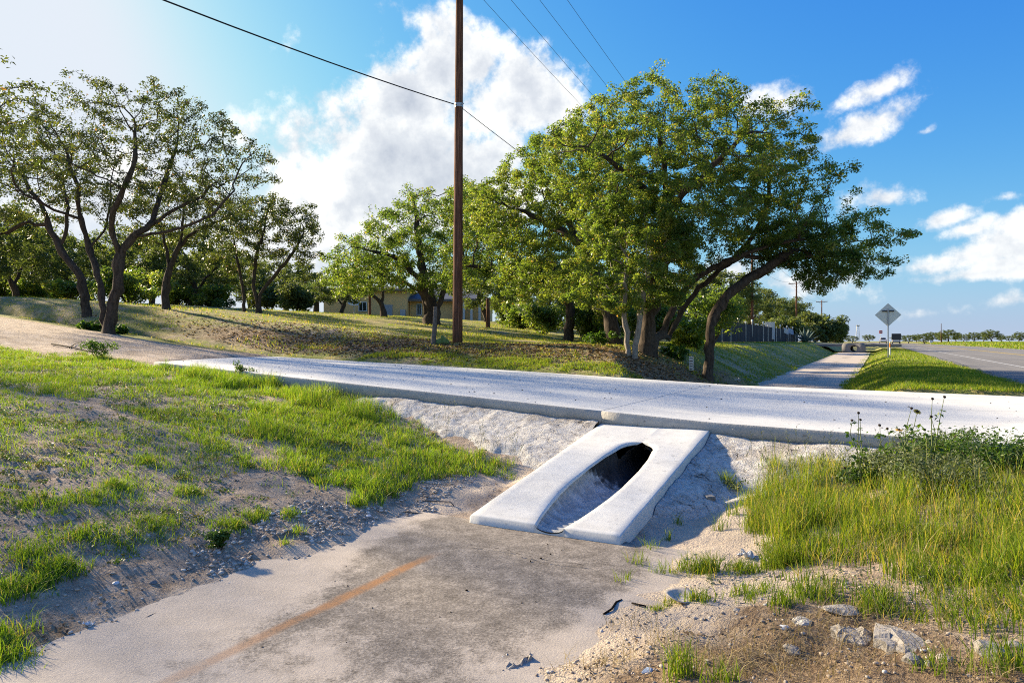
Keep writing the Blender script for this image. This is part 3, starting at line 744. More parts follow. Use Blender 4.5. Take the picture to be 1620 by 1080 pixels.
AX_R = np.array([CT, ST, 0]); AX_D = np.array([-ST, CT, 0]); AX_U = np.array([0, 0, 1.0])
def grow(stems, blobs, seed, step=.25, natt=1500, rbase=.3, leaves=30000, lsize=.085, clump=.2, up=.0, kill=1.5, bark_=None, leaf_=None, origin=None, shell=.33, rtip=.006, bright=0.0, sides=7):
    """stems: list of (points, attach) in world space; blobs: (centre, r_right, r_depth, r_up). Returns trunk and crown meshes relative to origin."""
    rg = np.random.default_rng(seed)
    nodes = []; par = []
    for pts, attach in stems:
        rsm = resample(pts, step)
        rsm[1:] += rg.normal(0, step * .09, rsm[1:].shape)
        p = -1
        if attach and nodes:
            arr = np.array(nodes); p = int(np.argmin(((arr - rsm[0]) ** 2).sum(1))); rsm = rsm[1:]
        for q in rsm: nodes.append(q); par.append(p); p = len(nodes) - 1
    nstem = len(nodes)
    vol = np.array([b[1] * b[2] * b[3] for b in blobs]); cnt = np.maximum(20, (natt * vol / vol.sum()).astype(int)); A = []
    for b, n in zip(blobs, cnt):
        d = rg.normal(size=(n, 3)); d /= np.linalg.norm(d, axis=1)[:, None]; r = rg.random(n) ** shell
        # lumpy outline
        lump = 1 + .16 * np.sin(d[:, 0] * 5.1 + seed) * np.cos(d[:, 2] * 4.3 + 1.3 * seed) + .1 * np.sin(d[:, 1] * 8 + d[:, 2] * 7)
        q = d * (r * lump)[:, None]
        A.append(np.array(b[0]) + q[:, :1] * b[1] * AX_R + q[:, 1:2] * b[2] * AX_D + q[:, 2:] * b[3] * AX_U)
    A = np.vstack(A); Nd = np.array(nodes); par = list(par)
    D = np.full(len(A), 1e9); NI = np.zeros(len(A), int)
    def upd(start):
        for i0 in range(start, len(Nd), 64):
            blk = Nd[i0:i0 + 64]; dd = ((A[:, None, :] - blk[None]) ** 2).sum(2); j = dd.argmin(1); dm = dd[np.arange(len(A)), j]
            b = dm < D; D[b] = dm[b]; NI[b] = i0 + j[b]
    upd(0); alive = np.ones(len(A), bool); kids = {}
    for it in range(130):
        alive &= D > (kill * step) ** 2
        if alive.sum() < 8: break
        idx = np.nonzero(alive)[0]; dirs = A[idx] - Nd[NI[idx]]; dirs /= np.linalg.norm(dirs, axis=1)[:, None] + 1e-9
        S = np.zeros((len(Nd), 3)); np.add.at(S, NI[idx], dirs); act = np.unique(NI[idx]); new = []; np_ = []
        for a in act:
            v = S[a] / (np.linalg.norm(S[a]) + 1e-9) + rg.normal(0, .28, 3); v[2] += up
            q = Nd[a] + v / np.linalg.norm(v) * step * rg.uniform(.8, 1.15)
            ks = kids.setdefault(a, [])
            if len(ks) >= 4 or any(((q - c) ** 2).sum() < (.45 * step) ** 2 for c in ks):
                if len(ks) >= 4: alive[idx[NI[idx] == a]] &= rg.random((NI[idx] == a).sum()) > .3
                continue
            ks.append(q); new.append(q); np_.append(int(a))
        if not new: 
            if it > 100: break
            continue
        s0 = len(Nd); Nd = np.vstack([Nd, new]); par += np_; upd(s0)
    n = len(Nd); par = np.array(par)
    ch = np.bincount(par[par >= 0], minlength=n); tips = (ch == 0).astype(float)
    for i in range(n - 1, -1, -1):
        if par[i] >= 0: tips[par[i]] += tips[i]
    tmax = max(2.0, tips.max()); ex = math.log(tmax) / math.log(rbase / rtip)
    rad = rtip * np.maximum(tips, 1) ** (1 / ex)
    roots = np.nonzero(par < 0)[0]
    # butt flare
    for r0 in roots:
        i = r0; h = 0
        for j in range(r0, min(r0 + 5, nstem)): rad[j] *= 1 + .32 * math.exp(-1.2 * (j - r0) * step / .3)
    # main child of each node, directions
    best = np.full(n, -1)
    for i in range(n):
        p = par[i]
        if p >= 0 and (best[p] < 0 or tips[i] > tips[best[p]]): best[p] = i
    pp = np.where((par >= 0)[:, None], Nd[np.maximum(par, 0)], Nd); nn = np.where((best >= 0)[:, None], Nd[np.maximum(best, 0)], Nd)
    dr = nn - pp; dr /= np.linalg.norm(dr, axis=1)[:, None] + 1e-9
    def ring(P_, dirs, rr, wob=True):
        ref = np.tile(np.array([.82, .5, .12]), (len(P_), 1)); ref /= np.linalg.norm(ref[0])
        a = np.cross(dirs, ref); a /= np.linalg.norm(a, axis=1)[:, None] + 1e-9; b = np.cross(dirs, a)
        t = np.linspace(0, 2 * np.pi, sides, endpoint=False)
        r2 = rr[:, None] * (1 + .13 * rg.normal(size=(len(P_), sides)) * (rr[:, None] > .05))
        return P_[:, None, :] + r2[..., None] * (a[:, None, :] * np.cos(t)[None, :, None] + b[:, None, :] * np.sin(t)[None, :, None])
    o0 = np.array(origin if origin is not None else Nd[roots[0]])
    R1 = ring(Nd, dr, rad); seg = np.nonzero(par >= 0)[0]
    side = best[par[seg]] != seg
    sd_ = seg[side]; d2 = Nd[sd_] - Nd[par[sd_]]; d2 /= np.linalg.norm(d2, axis=1)[:, None] + 1e-9
    R2 = ring(Nd[par[sd_]], d2, rad[sd_] * 1.15)
    V = np.vstack([R1.reshape(-1, 3), R2.reshape(-1, 3)]) - o0
    startidx = par[seg].astype(int).copy(); startidx[side] = n + np.arange(side.sum())
    kk = np.arange(sides); k2 = (kk + 1) % sides
    F = np.stack([startidx[:, None] * sides + kk, startidx[:, None] * sides + k2, seg[:, None] * sides + k2, seg[:, None] * sides + kk], -1).reshape(-1, 4)
    # leaves on the thin wood
    thin = np.nonzero((tips <= 3) & (np.arange(n) >= nstem))[0]
    if len(thin) == 0: thin = np.nonzero(tips <= 3)[0]
    wgt = np.where(ch[thin] == 0, 1.0, .55) * rg.uniform(.15, 1.6, len(thin)); wgt /= wgt.sum()
    host = rg.choice(thin, leaves, p=wgt)
    off = rg.normal(size=(leaves, 3)); off /= np.linalg.norm(off, axis=1)[:, None]; off *= (rg.random(leaves) ** .5)[:, None] * clump; off[:, 2] *= .7
    Pc = Nd[host] + off - o0
    nrm = rg.normal(size=(leaves, 3)); nrm[:, 2] = np.abs(nrm[:, 2]) + .35; nrm += off / clump * .6; nrm /= np.linalg.norm(nrm, axis=1)[:, None]
    ax = rg.normal(size=(leaves, 3)); ax = np.cross(nrm, ax); ax /= np.linalg.norm(ax, axis=1)[:, None]; bx = np.cross(nrm, ax)
    ln = lsize * rg.uniform(.6, 1.3, leaves)[:, None]; wd = ln * rg.uniform(.2, .3, leaves)[:, None]
    LV = np.stack([Pc - ax * ln * .5, Pc + bx * wd + nrm * ln * .06, Pc + ax * ln * .5 - nrm * ln * .08, Pc - bx * wd + nrm * ln * .06], 1).reshape(-1, 3)
    LF = np.arange(leaves * 4).reshape(-1, 4)
    hv = rg.random(n)[host]
    vv = np.clip(.45 * rg.random(leaves) + .4 * hv + bright + .1 * rg.random(leaves) ** 6 * 2, 0, .93); vv = np.where(rg.random(leaves) < .012, 1.0, vv)
    return (V, F), (LV, LF, vv), o0

def oak(name, label, cat, stems, blobs, seed, group=None, bark_='bark', leaf_='leaf', extra=None, **kw):
    (V, F), (LV, LF, vv), o0 = grow(stems, blobs, seed, **kw)
    e = empty(name, tuple(o0)); tag(e, label, cat, group)
    mesh_np('trunk', V, F, M[bark_], e, smooth=True)
    mesh_np('crown', LV, LF, M[leaf_], e, attrs={'v': ('FACE', vv)})
    return e

def stem(pts, attach=False, ground=True):
    """pts: (px, py, depth); the first is pinned to the ground"""
    W = [np.array(at(*p)) for p in pts]
    if ground and not attach:
        z = tz1(W[0][0], W[0][1]); W[0][2] = z - .08
    return (W, attach)
def blob(px, py, d, rx, ry, rd): return (np.array(at(px, py, d)), rx / FPX * d, rd, ry / FPX * d)

# --- the big leaning oak by the ditch
d = 21.0
big = oak('live_oak', 'huge spreading live oak leaning over the ditch behind the driveway', 'tree',
    [stem([(1022, 552, d), (1028, 500, d), (1040, 450, d), (1050, 390, d), (1055, 330, d + .5), (1050, 260, d + .5), (1040, 200, d + .5)]),
     stem([(1046, 540, d + 1), (1062, 495, d + 1), (1085, 455, d + .8), (1125, 425, d + .6), (1170, 405, d), (1230, 385, d - .5), (1290, 375, d - 1)], True),
     stem([(1052, 545, d + 2.4), (1090, 475, d + 2.2), (1130, 435, d + 2), (1175, 395, d + 1.8), (1210, 340, d + 1.5), (1220, 280, d + 1)], True),
     stem([(1055, 330, d + .5), (1010, 290, d - .5), (960, 250, d - 1), (920, 230, d - 1.5)], True),
     stem([(1050, 390, d), (1000, 350, d + 2), (940, 330, d + 3)], True),
     stem([(1055, 330, d), (1120, 270, d - 1.5), (1170, 220, d - 2)], True),
     stem([(1170, 405, d), (1250, 410, d + .5), (1330, 400, d + 1), (1385, 385, d + 1)], True)],
    [blob(1040, 225, d, 130, 95, 3.6), blob(1140, 250, d, 130, 95, 3.6), blob(950, 260, d, 105, 90, 3.2), blob(1080, 330, d, 170, 80, 3.8), blob(1220, 320, d, 100, 80, 3.0),
     blob(1300, 385, d, 95, 55, 2.2), blob(1375, 390, d, 68, 62, 2.0), blob(1230, 240, d, 55, 40, 2.2), blob(1010, 380, d, 90, 60, 3.0), blob(1330, 445, d, 55, 30, 1.3)],
    21, natt=4200, step=.24, rbase=.30, leaves=150000, lsize=.082, clump=.21, bright=.15)
# --- its neighbour with the separate leaning stem
oak('live_oak', 'slim leaning oak stem on the ditch bank, right of the huge oak', 'tree',
    [stem([(1120, 553, 21), (1124, 525, 21), (1134, 495, 21), (1152, 465, 21), (1180, 445, 21), (1212, 425, 21), (1250, 400, 21)])],
    [blob(1265, 380, 21, 80, 45, 1.6), blob(1310, 420, 21, 55, 40, 1.4)], 22, natt=500, step=.24, rbase=.15, leaves=22000, lsize=.08, clump=.22)
# --- pale double stem in front of the huge oak
oak('young_oak', 'young oak with two pale slender stems in front of the huge oak', 'tree',
    [stem([(994, 563, 19.3), (993, 535, 19.3), (987, 505, 19.3), (990, 460, 19.3), (995, 410, 19.3)]),
     stem([(1003, 563, 19.2), (1008, 530, 19.2), (1013, 495, 19.2), (1020, 450, 19.2), (1030, 400, 19.2)])],
    [blob(1000, 400, 19.4, 105, 70, 2.0), blob(960, 450, 19.4, 65, 45, 1.6), blob(1060, 410, 19.4, 60, 55, 1.6), blob(1010, 340, 19.4, 70, 45, 1.6), blob(985, 465, 19.4, 75, 34, 1.6), blob(1055, 460, 19.4, 48, 34, 1.4), blob(930, 470, 19.6, 45, 30, 1.4)],
    23, bark_='bark_pale', natt=1700, step=.22, rbase=.078, leaves=60000, lsize=.078, clump=.2, bright=.12)
# --- bright oak left of it
d = 27.0
oak('live_oak', 'bright leafy oak between the utility pole and the huge oak', 'tree',
    [stem([(972, 536, d - 3.5), (966, 505, d - 3.5), (955, 475, d - 3), (935, 430, d - 2), (915, 380, d - 1), (890, 330, d)]),
     stem([(955, 475, d - 3), (975, 430, d - 3), (985, 380, d - 2)], True),
     stem([(915, 380, d - 1), (860, 350, d), (820, 330, d)], True)],
    [blob(880, 290, d, 95, 80, 3.5), blob(840, 350, d, 95, 75, 3.5), blob(920, 360, d, 85, 90, 3.2), blob(850, 250, d, 40, 40, 2.0), blob(930, 240, d, 65, 60, 2.6), blob(880, 440, d, 75, 45, 2.4), blob(790, 330, d, 55, 60, 2.5), blob(905, 470, d - 2, 55, 30, 1.8), blob(830, 440, d, 60, 40, 2.2)],
    24, leaf_='leaf_y', natt=2300, step=.28, rbase=.26, leaves=80000, lsize=.1, clump=.26, bright=.12)
d = 33.0
oak('live_oak', 'dark crooked oak with a long low limb behind the utility pole', 'tree',
    [stem([(899, 514, d), (901, 490, d), (893, 472, d), (870, 455, d), (830, 440, d), (790, 428, d), (740, 420, d)]),
     stem([(893, 480, d), (880, 440, d), (870, 400, d)], True)],
    [blob(850, 420, d, 100, 50, 2.8), blob(780, 390, d, 80, 60, 2.8), blob(750, 330, d, 60, 40, 2.5), blob(900, 440, d, 70, 40, 2.5), blob(735, 440, d, 50, 30, 2)],
    25, leaf_='leaf', natt=1300, step=.3, rbase=.24, leaves=44000, lsize=.108, clump=.3, bright=.06)
# --- oak in front of the house
d = 40.0
oak('live_oak', 'broad multi-stemmed oak in front of the tan house', 'tree',
    [stem([(683, 507, d), (681, 480, d), (672, 450, d), (665, 410, d), (660, 360, d), (655, 320, d)]),
     stem([(692, 507, d - .5), (696, 475, d - .5), (712, 445, d - .5), (740, 410, d - .5)], False),
     stem([(675, 505, d), (668, 470, d), (645, 448, d), (620, 445, d), (585, 420, d)], True),
     stem([(672, 450, d), (630, 410, d), (580, 395, d), (555, 390, d)], True)],
    [blob(660, 370, d, 90, 60, 4), blob(600, 400, d, 70, 45, 3.5), blob(555, 425, d, 48, 40, 2.5), blob(720, 390, d, 75, 65, 3.5), blob(660, 320, d, 36, 30, 2.5), blob(640, 430, d, 90, 30, 3), blob(740, 330, d, 40, 50, 2.5), blob(700, 440, d, 60, 25, 2.5), blob(560, 458, d, 45, 16, 1.8), blob(640, 452, d - 1, 55, 18, 2)],
    26, natt=2000, step=.36, rbase=.42, leaves=48000, lsize=.138, clump=.37, leaf_='leaf', bright=.05)
d = 47.0
oak('live_oak', 'low forked oak beside the satellite dish at the tan house', 'tree',
    [stem([(607, 492, d), (603, 478, d), (588, 466, d), (568, 455, d)]), stem([(603, 478, d), (606, 460, d), (600, 440, d)], True)],
    [blob(560, 445, d, 50, 22, 2.2), blob(600, 430, d, 50, 26, 2.2)], 27, natt=420, step=.35, rbase=.2, leaves=7000, lsize=.17, clump=.38)

# --- left grove
d = 22.0
left = oak('live_oak', 'dark twisting oak in front at left, trunks forking low by the dirt track', 'tree',
    [stem([(172, 505, d), (178, 480, d), (188, 455, d), (188, 425, d), (192, 400, d), (210, 375, d), (235, 360, d), (270, 335, d), (320, 310, d)]),
     stem([(166, 495, d + .6), (160, 460, d + .8), (152, 425, d + 1), (142, 395, d + 1.2), (128, 345, d + 1.2), (120, 290, d + 1), (105, 240, d + 1)]),
     stem([(190, 405, d), (175, 365, d - .4), (185, 320, d - .8), (210, 270, d - 1), (215, 210, d - 1)], True),
     stem([(142, 395, d + 1.2), (170, 350, d + 1.5), (175, 290, d + 2)], True),
     stem([(210, 375, d), (270, 365, d - .5), (325, 345, d - 1), (370, 300, d - 1)], True),
     stem([(235, 360, d), (260, 290, d + 1), (280, 230, d + 1.5)], True),
     stem([(128, 345, d + 1.2), (80, 330, d + .5), (30, 300, d)], True)],
    [blob(210, 180, d, 80, 55, 2.6), blob(110, 190, d, 70, 55, 2.6), blob(300, 210, d, 75, 60, 2.6), blob(250, 270, d, 100, 50, 3), blob(370, 260, d, 62, 55, 2.2), blob(130, 270, d, 90, 50, 2.8), blob(420, 265, d, 28, 30, 1.2),
     blob(60, 240, d, 60, 60, 2.4), blob(330, 310, d, 75, 40, 2.2), blob(40, 160, d, 30, 30, 1.6)],
    31, natt=1900, step=.25, rbase=.165, leaf_='leaf_shaded', leaves=34000, lsize=.082, clump=.2, kill=1.6)
d = 27.0
oak('live_oak', 'leaning oak whose trunk slants left behind the front left oak', 'tree',
    [stem([(137, 484, d), (130, 450, d), (118, 425, d), (95, 395, d), (80, 365, d), (68, 330, d), (40, 290, d)]),
     stem([(95, 395, d), (105, 365, d), (108, 330, d), (100, 290, d)], True),
     stem([(70, 360, d), (40, 352, d), (0, 370, d), (-60, 350, d)], True)],
    [blob(40, 240, d, 90, 70, 3), blob(-50, 280, d, 80, 70, 3), blob(100, 290, d, 70, 50, 2.5), blob(10, 330, d, 80, 40, 2.5)],
    32, natt=1000, step=.3, rbase=.155, leaf_='leaf_shaded', leaves=18000, lsize=.105, clump=.28, kill=1.6)
d = 29.0
oak('live_oak', 'straight oak right of the forked front left oak', 'tree',
    [stem([(263, 492, d), (263, 460, d), (268, 430, d), (280, 395, d), (288, 360, d), (292, 320, d)]),
     stem([(268, 430, d), (262, 390, d), (250, 350, d)], True),
     stem([(280, 395, d), (310, 365, d), (350, 350, d)], True)],
    [blob(290, 330, d, 80, 50, 2.5), blob(350, 350, d, 60, 40, 2.2), blob(240, 350, d, 60, 45, 2.2)],
    33, natt=800, step=.3, rbase=.14, leaf_='leaf_shaded', leaves=13000, lsize=.11, clump=.28, kill=1.6)
d = 34.0
oak('live_oak', 'small round-crowned oak with two thin stems, rightmost of the left grove', 'tree',
    [stem([(387, 490, d), (385, 465, d), (382, 440, d), (375, 410, d), (370, 380, d)]), stem([(409, 491, d), (415, 460, d), (440, 430, d), (460, 405, d), (480, 370, d)]),
     stem([(409, 485, d), (402, 450, d), (405, 410, d), (420, 360, d)], True)],
    [blob(400, 370, d, 62, 50, 2.6), blob(460, 370, d, 55, 52, 2.4), blob(425, 335, d, 50, 30, 2.2), blob(370, 400, d, 40, 40, 2)],
    34, natt=1000, step=.32, rbase=.14, leaf_='leaf_shaded', leaves=17000, lsize=.12, clump=.3, kill=1.5)

# --- background grove: three models, each placed several times
def bg_model(seed, label, lean):
    rg = random.Random(seed)
    base = np.array([0, 0, 0.0]); h = 5.6
    st_ = [([base, base + [lean * .3, 0, 1.0], base + [lean * .8, .2, 2.0], base + [lean * 1.2, .3, 3.4]], False),
           ([base + [lean * .3, 0, 1.0], base + [-lean * .8, .3, 2.0], base + [-lean * 2.0, .3, 2.8]], True)]
    bl = [(np.array([lean, 0, 4.2]), 2.6, 2.4, 1.4), (np.array([-1.6, .2, 3.2]), 1.8, 1.8, 1.1), (np.array([1.8, 0, 3.2]), 1.8, 1.8, 1.2), (np.array([0, 0, 2.7]), 2.6, 2.2, .8), (np.array([1.2, 0, 1.9]), 1.5, 1.5, .8), (np.array([-1.6, .6, 1.7]), 1.3, 1.3, .7)]
    (V, F), (LV, LF, vv), o0 = grow(st_, bl, seed, step=.38, natt=560, rbase=.2, leaves=9000, lsize=.2, clump=.42, origin=np.zeros(3), sides=5)
    e = empty('background_oak', (0, 0, 0)); tag(e, label, 'tree')
    mesh_np('trunk', V, F, M['bark'], e, smooth=True); mesh_np('crown', LV, LF, M['leaf_far'], e, attrs={'v': ('FACE', vv)})
    return e
models = [bg_model(s, 'x', l) for s, l in ((41, .6), (42, -.5), (43, .2))]
used = [False] * 3
def place_bg(k, px, d, s, label, rz, group=None, z=None, sx=1.0, xy=None):
    o = models[k] if not used[k] else copy_tree(models[k]); used[k] = True
    p = at(px, 540, d) if xy is None else Vector((xy[0], xy[1], 0))
    o.location = (p.x, p.y, (tz1(p.x, p.y) if z is None else z) - .1); o.rotation_euler = (0, 0, rz); o.scale = (s * sx, s * sx, s)
    tag(o, label, 'tree', group); return o
gl = 'oaks at the back of the left grove'
for i, (k, px, d, s) in enumerate([(0, -30, 34, .95), (1, 25, 40, .9), (2, 60, 46, 1.0), (0, 110, 50, 1.0), (1, 205, 44, .95), (2, 240, 52, 1.05), (0, 315, 41, .92), (1, 340, 54, 1.0), (2, 160, 60, 1.1), (0, 395, 60, .95), (1, 0, 62, 1.1), (2, 300, 66, 1.05)]):
    place_bg(k, px, d, s, '%s background oak from the left edge, behind the left grove' % ('first second third fourth fifth sixth seventh eighth ninth tenth eleventh twelfth'.split()[sorted([-30, 25, 60, 110, 205, 240, 315, 340, 160, 395, 0, 300]).index(px)]), i * 1.7, gl)
place_bg(1, 455, 70, 1.15, 'dense dark oak between the left grove and the tan house', .6, sx=1.2)
place_bg(2, 480, 82, 1.1, 'dark oak half hidden behind the palm beside the tan house', 2.6, sx=1.2)
for i, (k, px, d, s, lab) in enumerate([(0, 820, 52, 1.0, 'oak behind the crooked oak, left of the far thin pole'), (1, 870, 58, 1.1, 'oak behind the far thin pole in the middle distance'), (2, 935, 46, .85, 'bushy oak glimpsed behind the bright leafy oak'),
                                  (0, 770, 60, 1.0, 'oak standing behind the right end of the tan house'), (1, 1000, 50, .9, 'oak seen between the trunks of the huge oak'), (2, 1075, 46, .85, 'oak behind the two leaning trunks of the huge oak'), (0, 540, 53, .72, 'low oak screening the left end of the tan house'), (1, 715, 85, 1.3, 'tall oak rising behind the roof of the tan house')]):
    place_bg(k, px, d, s, lab, 1.1 * i + .3, sx=1.15)
# along the black fence and down the road
for i, (px, d, s) in enumerate([(1112, 75, 1.45), (1150, 92, 1.45), (1185, 118, 1.7), (1215, 140, 1.7), (1242, 165, 1.95), (1270, 190, 1.6), (1292, 215, 1.25), (1312, 240, 1.1), (1332, 270, .9), (1348, 330, .7)]):
    place_bg(i % 3, px, d, s, '%s of the oaks behind the black fence, counted from the near end' % 'first second third fourth fifth sixth seventh eighth ninth tenth'.split()[i], i * 2.1, 'oaks along the fence line', sx=1.25)
pxs = [1437, 1450, 1462, 1476, 1490, 1500, 1512, 1524, 1541, 1556, 1569, 1584, 1597, 1612, 1628]
for i, px in enumerate(pxs):
    d = 230 + 40 * math.sin(i * 2.3)
    place_bg(i % 3, px, d, random.uniform(.4, .72), '%s tree from the left in the distant row across the road' % ('first second third fourth fifth sixth seventh eighth ninth tenth eleventh twelfth thirteenth fourteenth fifteenth'.split()[i]), i * 1.3, 'distant trees across the road', sx=1.35)
for i, px in enumerate((1420, 1375)):
    place_bg(i, px, 520, 1.0, ['tiny far tree beyond the vehicles on the road', 'tiny far tree by the tower left of the road'][i], i, sx=1.8)
# neighbours of the left grove just outside the picture; their shade reaches the ditch
for i, (x, y, s) in enumerate([(-27.5, 4.6, 1.1), (-20.0, 5.6, 1.15)]):
    z = tz1(x, y); b_ = np.array([x, y, z - .1]); q = lambda a, b, c: b_ + np.array([a, b, c]) * s
    oak('live_oak', ['sparse oak standing beyond the left edge of the picture, farther from the drive', 'sparse oak standing beyond the left edge of the picture, near the drive'][i], 'tree',
        [([q(0, 0, 0), q(.3, .1, 1.2), q(.2, .4, 2.6), q(.6, .6, 4.2)], False), ([q(.3, .1, 1.2), q(-.5, -.8, 2.4), q(-.8, -1.8, 4.0)], True), ([q(.2, .4, 2.6), q(.8, 1.8, 3.8)], True)],
        [(q(.4, .4, 5.2), 2.2 * s, 2.6 * s, 1.5 * s), (q(-.6, -2.2, 4.6), 1.8 * s, 1.8 * s, 1.3 * s), (q(.8, 2.4, 4.6), 1.8 * s, 1.8 * s, 1.2 * s)], 51 + i, natt=800, step=.32, rbase=.2, leaves=3800, lsize=.12, clump=.28, kill=1.6, leaf_='leaf_shaded')

# ------------------------------------------------------------------ grass
GR = {}
def blades(P, H, W, lean=.45, seg=3, seed=0, spread=.03, per=1, dirb=None, dryf=.08):
    """P (n,2) roots; builds bent tapering blades; returns arrays"""
    rg = np.random.default_rng(seed)
    P = np.repeat(P, per, 0) + rg.normal(0, 1, (len(P) * per, 2)) * spread
    H = np.repeat(H, per) * rg.uniform(.45, 1.15, len(P)); W = np.full(len(P), W) * rg.uniform(.7, 1.3, len(P))
    z = tz(P[:, 0], P[:, 1]) - .012; a = rg.random(len(P)) * 2 * np.pi
    ln = np.abs(rg.normal(lean, lean * .55, len(P))); dx = np.cos(a) * ln; dy = np.sin(a) * ln
    if dirb is not None: dx += dirb[0]; dy += dirb[1]
    wa = rg.random(len(P)) * np.pi; wx = np.cos(wa); wy = np.sin(wa)
    V = []; T = []
    for s in range(seg + 1):
        t = s / seg; hh = H * (t - .28 * ln * t * t); off = H * t * t * .9
        cx = P[:, 0] + dx * off; cy = P[:, 1] + dy * off; cz = z + hh
        if s < seg:
            hw = W * .5 * (1 - .75 * t ** 1.5)
            V.append(np.stack([cx - wx * hw, cy - wy * hw, cz], -1)); V.append(np.stack([cx + wx * hw, cy + wy * hw, cz], -1)); T += [t, t]
        else: V.append(np.stack([cx, cy, cz], -1)); T.append(1.0)
    m = len(V); V = np.stack(V, 1); n = len(P); b = (np.arange(n) * m)[:, None]
    Q = [np.concatenate([b + 2 * s, b + 2 * s + 1, b + 2 * s + 3, b + 2 * s + 2], 1) for s in range(seg - 1)]
    Tr = np.concatenate([b + 2 * (seg - 1), b + 2 * (seg - 1) + 1, b + 2 * seg], 1)
    v = np.clip(rg.random(n) * .6 + .25 * vnoise(P[:, 0] * 1.7, P[:, 1] * 1.7), 0, 1); dry = rg.random(n) < dryf; v = np.where(dry, rg.uniform(.88, 1, n), np.minimum(v, .84))
    return V.reshape(-1, 3), (np.concatenate(Q) if Q else np.zeros((0, 4), int)), Tr, np.repeat(v, m), np.tile(np.array(T), n)
class Field:
    def __init__(s): s.V = []; s.Q = []; s.T = []; s.v = []; s.t = []; s.n = 0
    def add(s, P, H, W, **kw):
        if len(P) == 0: return
        V, Q, T, v, t = blades(P, H, W, **kw)
        s.V.append(V); s.Q.append(Q + s.n); s.T.append(T + s.n); s.v.append(v); s.t.append(t); s.n += len(V)
    def build(s, name, mat, label, cat='grass'):
        o = mesh_np(name, np.vstack(s.V), np.vstack(s.Q), M[mat], attrs={'v': ('POINT', np.concatenate(s.v)), 't': ('POINT', np.concatenate(s.t))}, F3=np.vstack(s.T))
        return tag(o, label, cat, kind='stuff')
def in_poly(P, poly):
    x, y = P[:, 0], P[:, 1]; r = np.zeros(len(P), bool); n = len(poly); j = n - 1
    for i in range(n):
        xi, yi = poly[i]; xj, yj = poly[j]
        c = ((yi > y) != (yj > y)) & (x < (xj - xi) * (y - yi) / (yj - yi + 1e-12) + xi); r ^= c; j = i
    return r
def sample_poly(pxpoly, dens, seed, thr=None, nsc=1.6, world=False, jag=.0):
    rg = np.random.default_rng(seed)
    poly = pxpoly if world else [gpt(*p) for p in pxpoly]; poly = np.array(poly)
    lo, hi = poly.min(0), poly.max(0); n = int(dens * np.prod(hi - lo)); P = lo + rg.random((n, 2)) * (hi - lo)
    Pj = P + (np.stack([fbm(P[:, 0] * 2.7, P[:, 1] * 2.7, 3), fbm(P[:, 0] * 2.7 + 40, P[:, 1] * 2.7 + 9, 3)], -1)) * jag
    P = P[in_poly(Pj, poly)]
    P = P[~((P[:, 0] > drive_left(P[:, 1]) - .03) & (P[:, 0] < 2.8) & (P[:, 1] > DY0 - .01) & (P[:, 1] < DY1 + .03))]
    P = P[~((P[:, 0] > SX0 - .03) & (P[:, 0] < SX1 + .03) & (P[:, 1] > SY0 - .03) & (P[:, 1] < DY0))]
    if thr is not None:
        f = fbm(P[:, 0] * nsc + 3, P[:, 1] * nsc + 5, 4) + rg.normal(0, .03, len(P)); P = P[f > thr]
    return P
def hts(P, a, b, sc=2.2): return a + (b - a) * np.clip(vnoise(P[:, 0] * sc + 50, P[:, 1] * sc), 0, 1)

NL = Field()   # left of the ditch
band = [(-40, 548), (120, 560), (250, 582), (420, 600), (560, 622), (690, 690), (800, 735), (835, 752), (760, 750), (650, 775), (600, 800), (520, 775), (380, 735), (230, 660), (100, 630), (-40, 610)]
P = sample_poly(band, 285, 1, -.10, 1.5, jag=.5); NL.add(P, hts(P, .06, .16), .0065, seed=1, seg=2, per=7, spread=.035, lean=.55)
dense = [(380, 640), (520, 660), (690, 700), (820, 745), (760, 755), (640, 775), (590, 800), (520, 780), (450, 740), (400, 700)]
P = sample_poly(dense, 300, 2, -.12, 2.0, jag=.4); NL.add(P, hts(P, .08, .19), .0065, seed=2, per=8, spread=.03, lean=.45)
P = sample_poly([(250, 580), (430, 598), (560, 618), (600, 650), (640, 680), (540, 660), (400, 625), (280, 600)], 300, 3, -.06, 1.9, jag=.3); NL.add(P, hts(P, .12, .32), .006, seed=3, per=8, spread=.04, lean=.35)
mid = [(-40, 610), (100, 640), (260, 670), (420, 740), (330, 760), (200, 745), (60, 740), (-40, 720)]
P = sample_poly(mid, 200, 4, -.05, 1.6, jag=.5); NL.add(P, hts(P, .05, .13), .006, seed=4, seg=2, per=7, spread=.04, lean=.7)
lowp = [(-40, 720), (150, 740), (420, 760), (480, 790), (420, 830), (330, 860), (260, 890), (130, 925), (-40, 960)]
P = sample_poly(lowp, 190, 5, .07, 1.9, jag=.4); NL.add(P, hts(P, .04, .12), .005, seed=5, per=7, spread=.04, lean=.75)
for i, (px, py, r, n, h) in enumerate([(90, 905, .11, 60, .12), (60, 925, .09, 36, .1), (10, 1050, .12, 60, .13), (-10, 1010, .12, 40, .12), (180, 770, .12, 60, .1), (240, 830, .14, 60, .09), (150, 790, .2, 80, .09), (60, 800, .22, 80, .1), (115, 850, .2, 70, .1), (370, 835, .1, 60, .09), (405, 820, .1, 45, .1),
                                      (460, 815, .1, 30, .08), (300, 780, .12, 45, .09), (565, 800, .06, 30, .15), (470, 845, .05, 10, .1), (450, 860, .04, 8, .07), (20, 940, .12, 50, .12), (190, 860, .18, 50, .08), (40, 880, .14, 50, .1), (230, 730, .16, 50, .1)]):
    c = gpt(px, py); rg = np.random.default_rng(60 + i); P = c + rg.normal(0, r * .55, (n, 2)); NL.add(P, np.full(n, h), .0055, seed=70 + i, per=7, spread=.02, lean=.55)
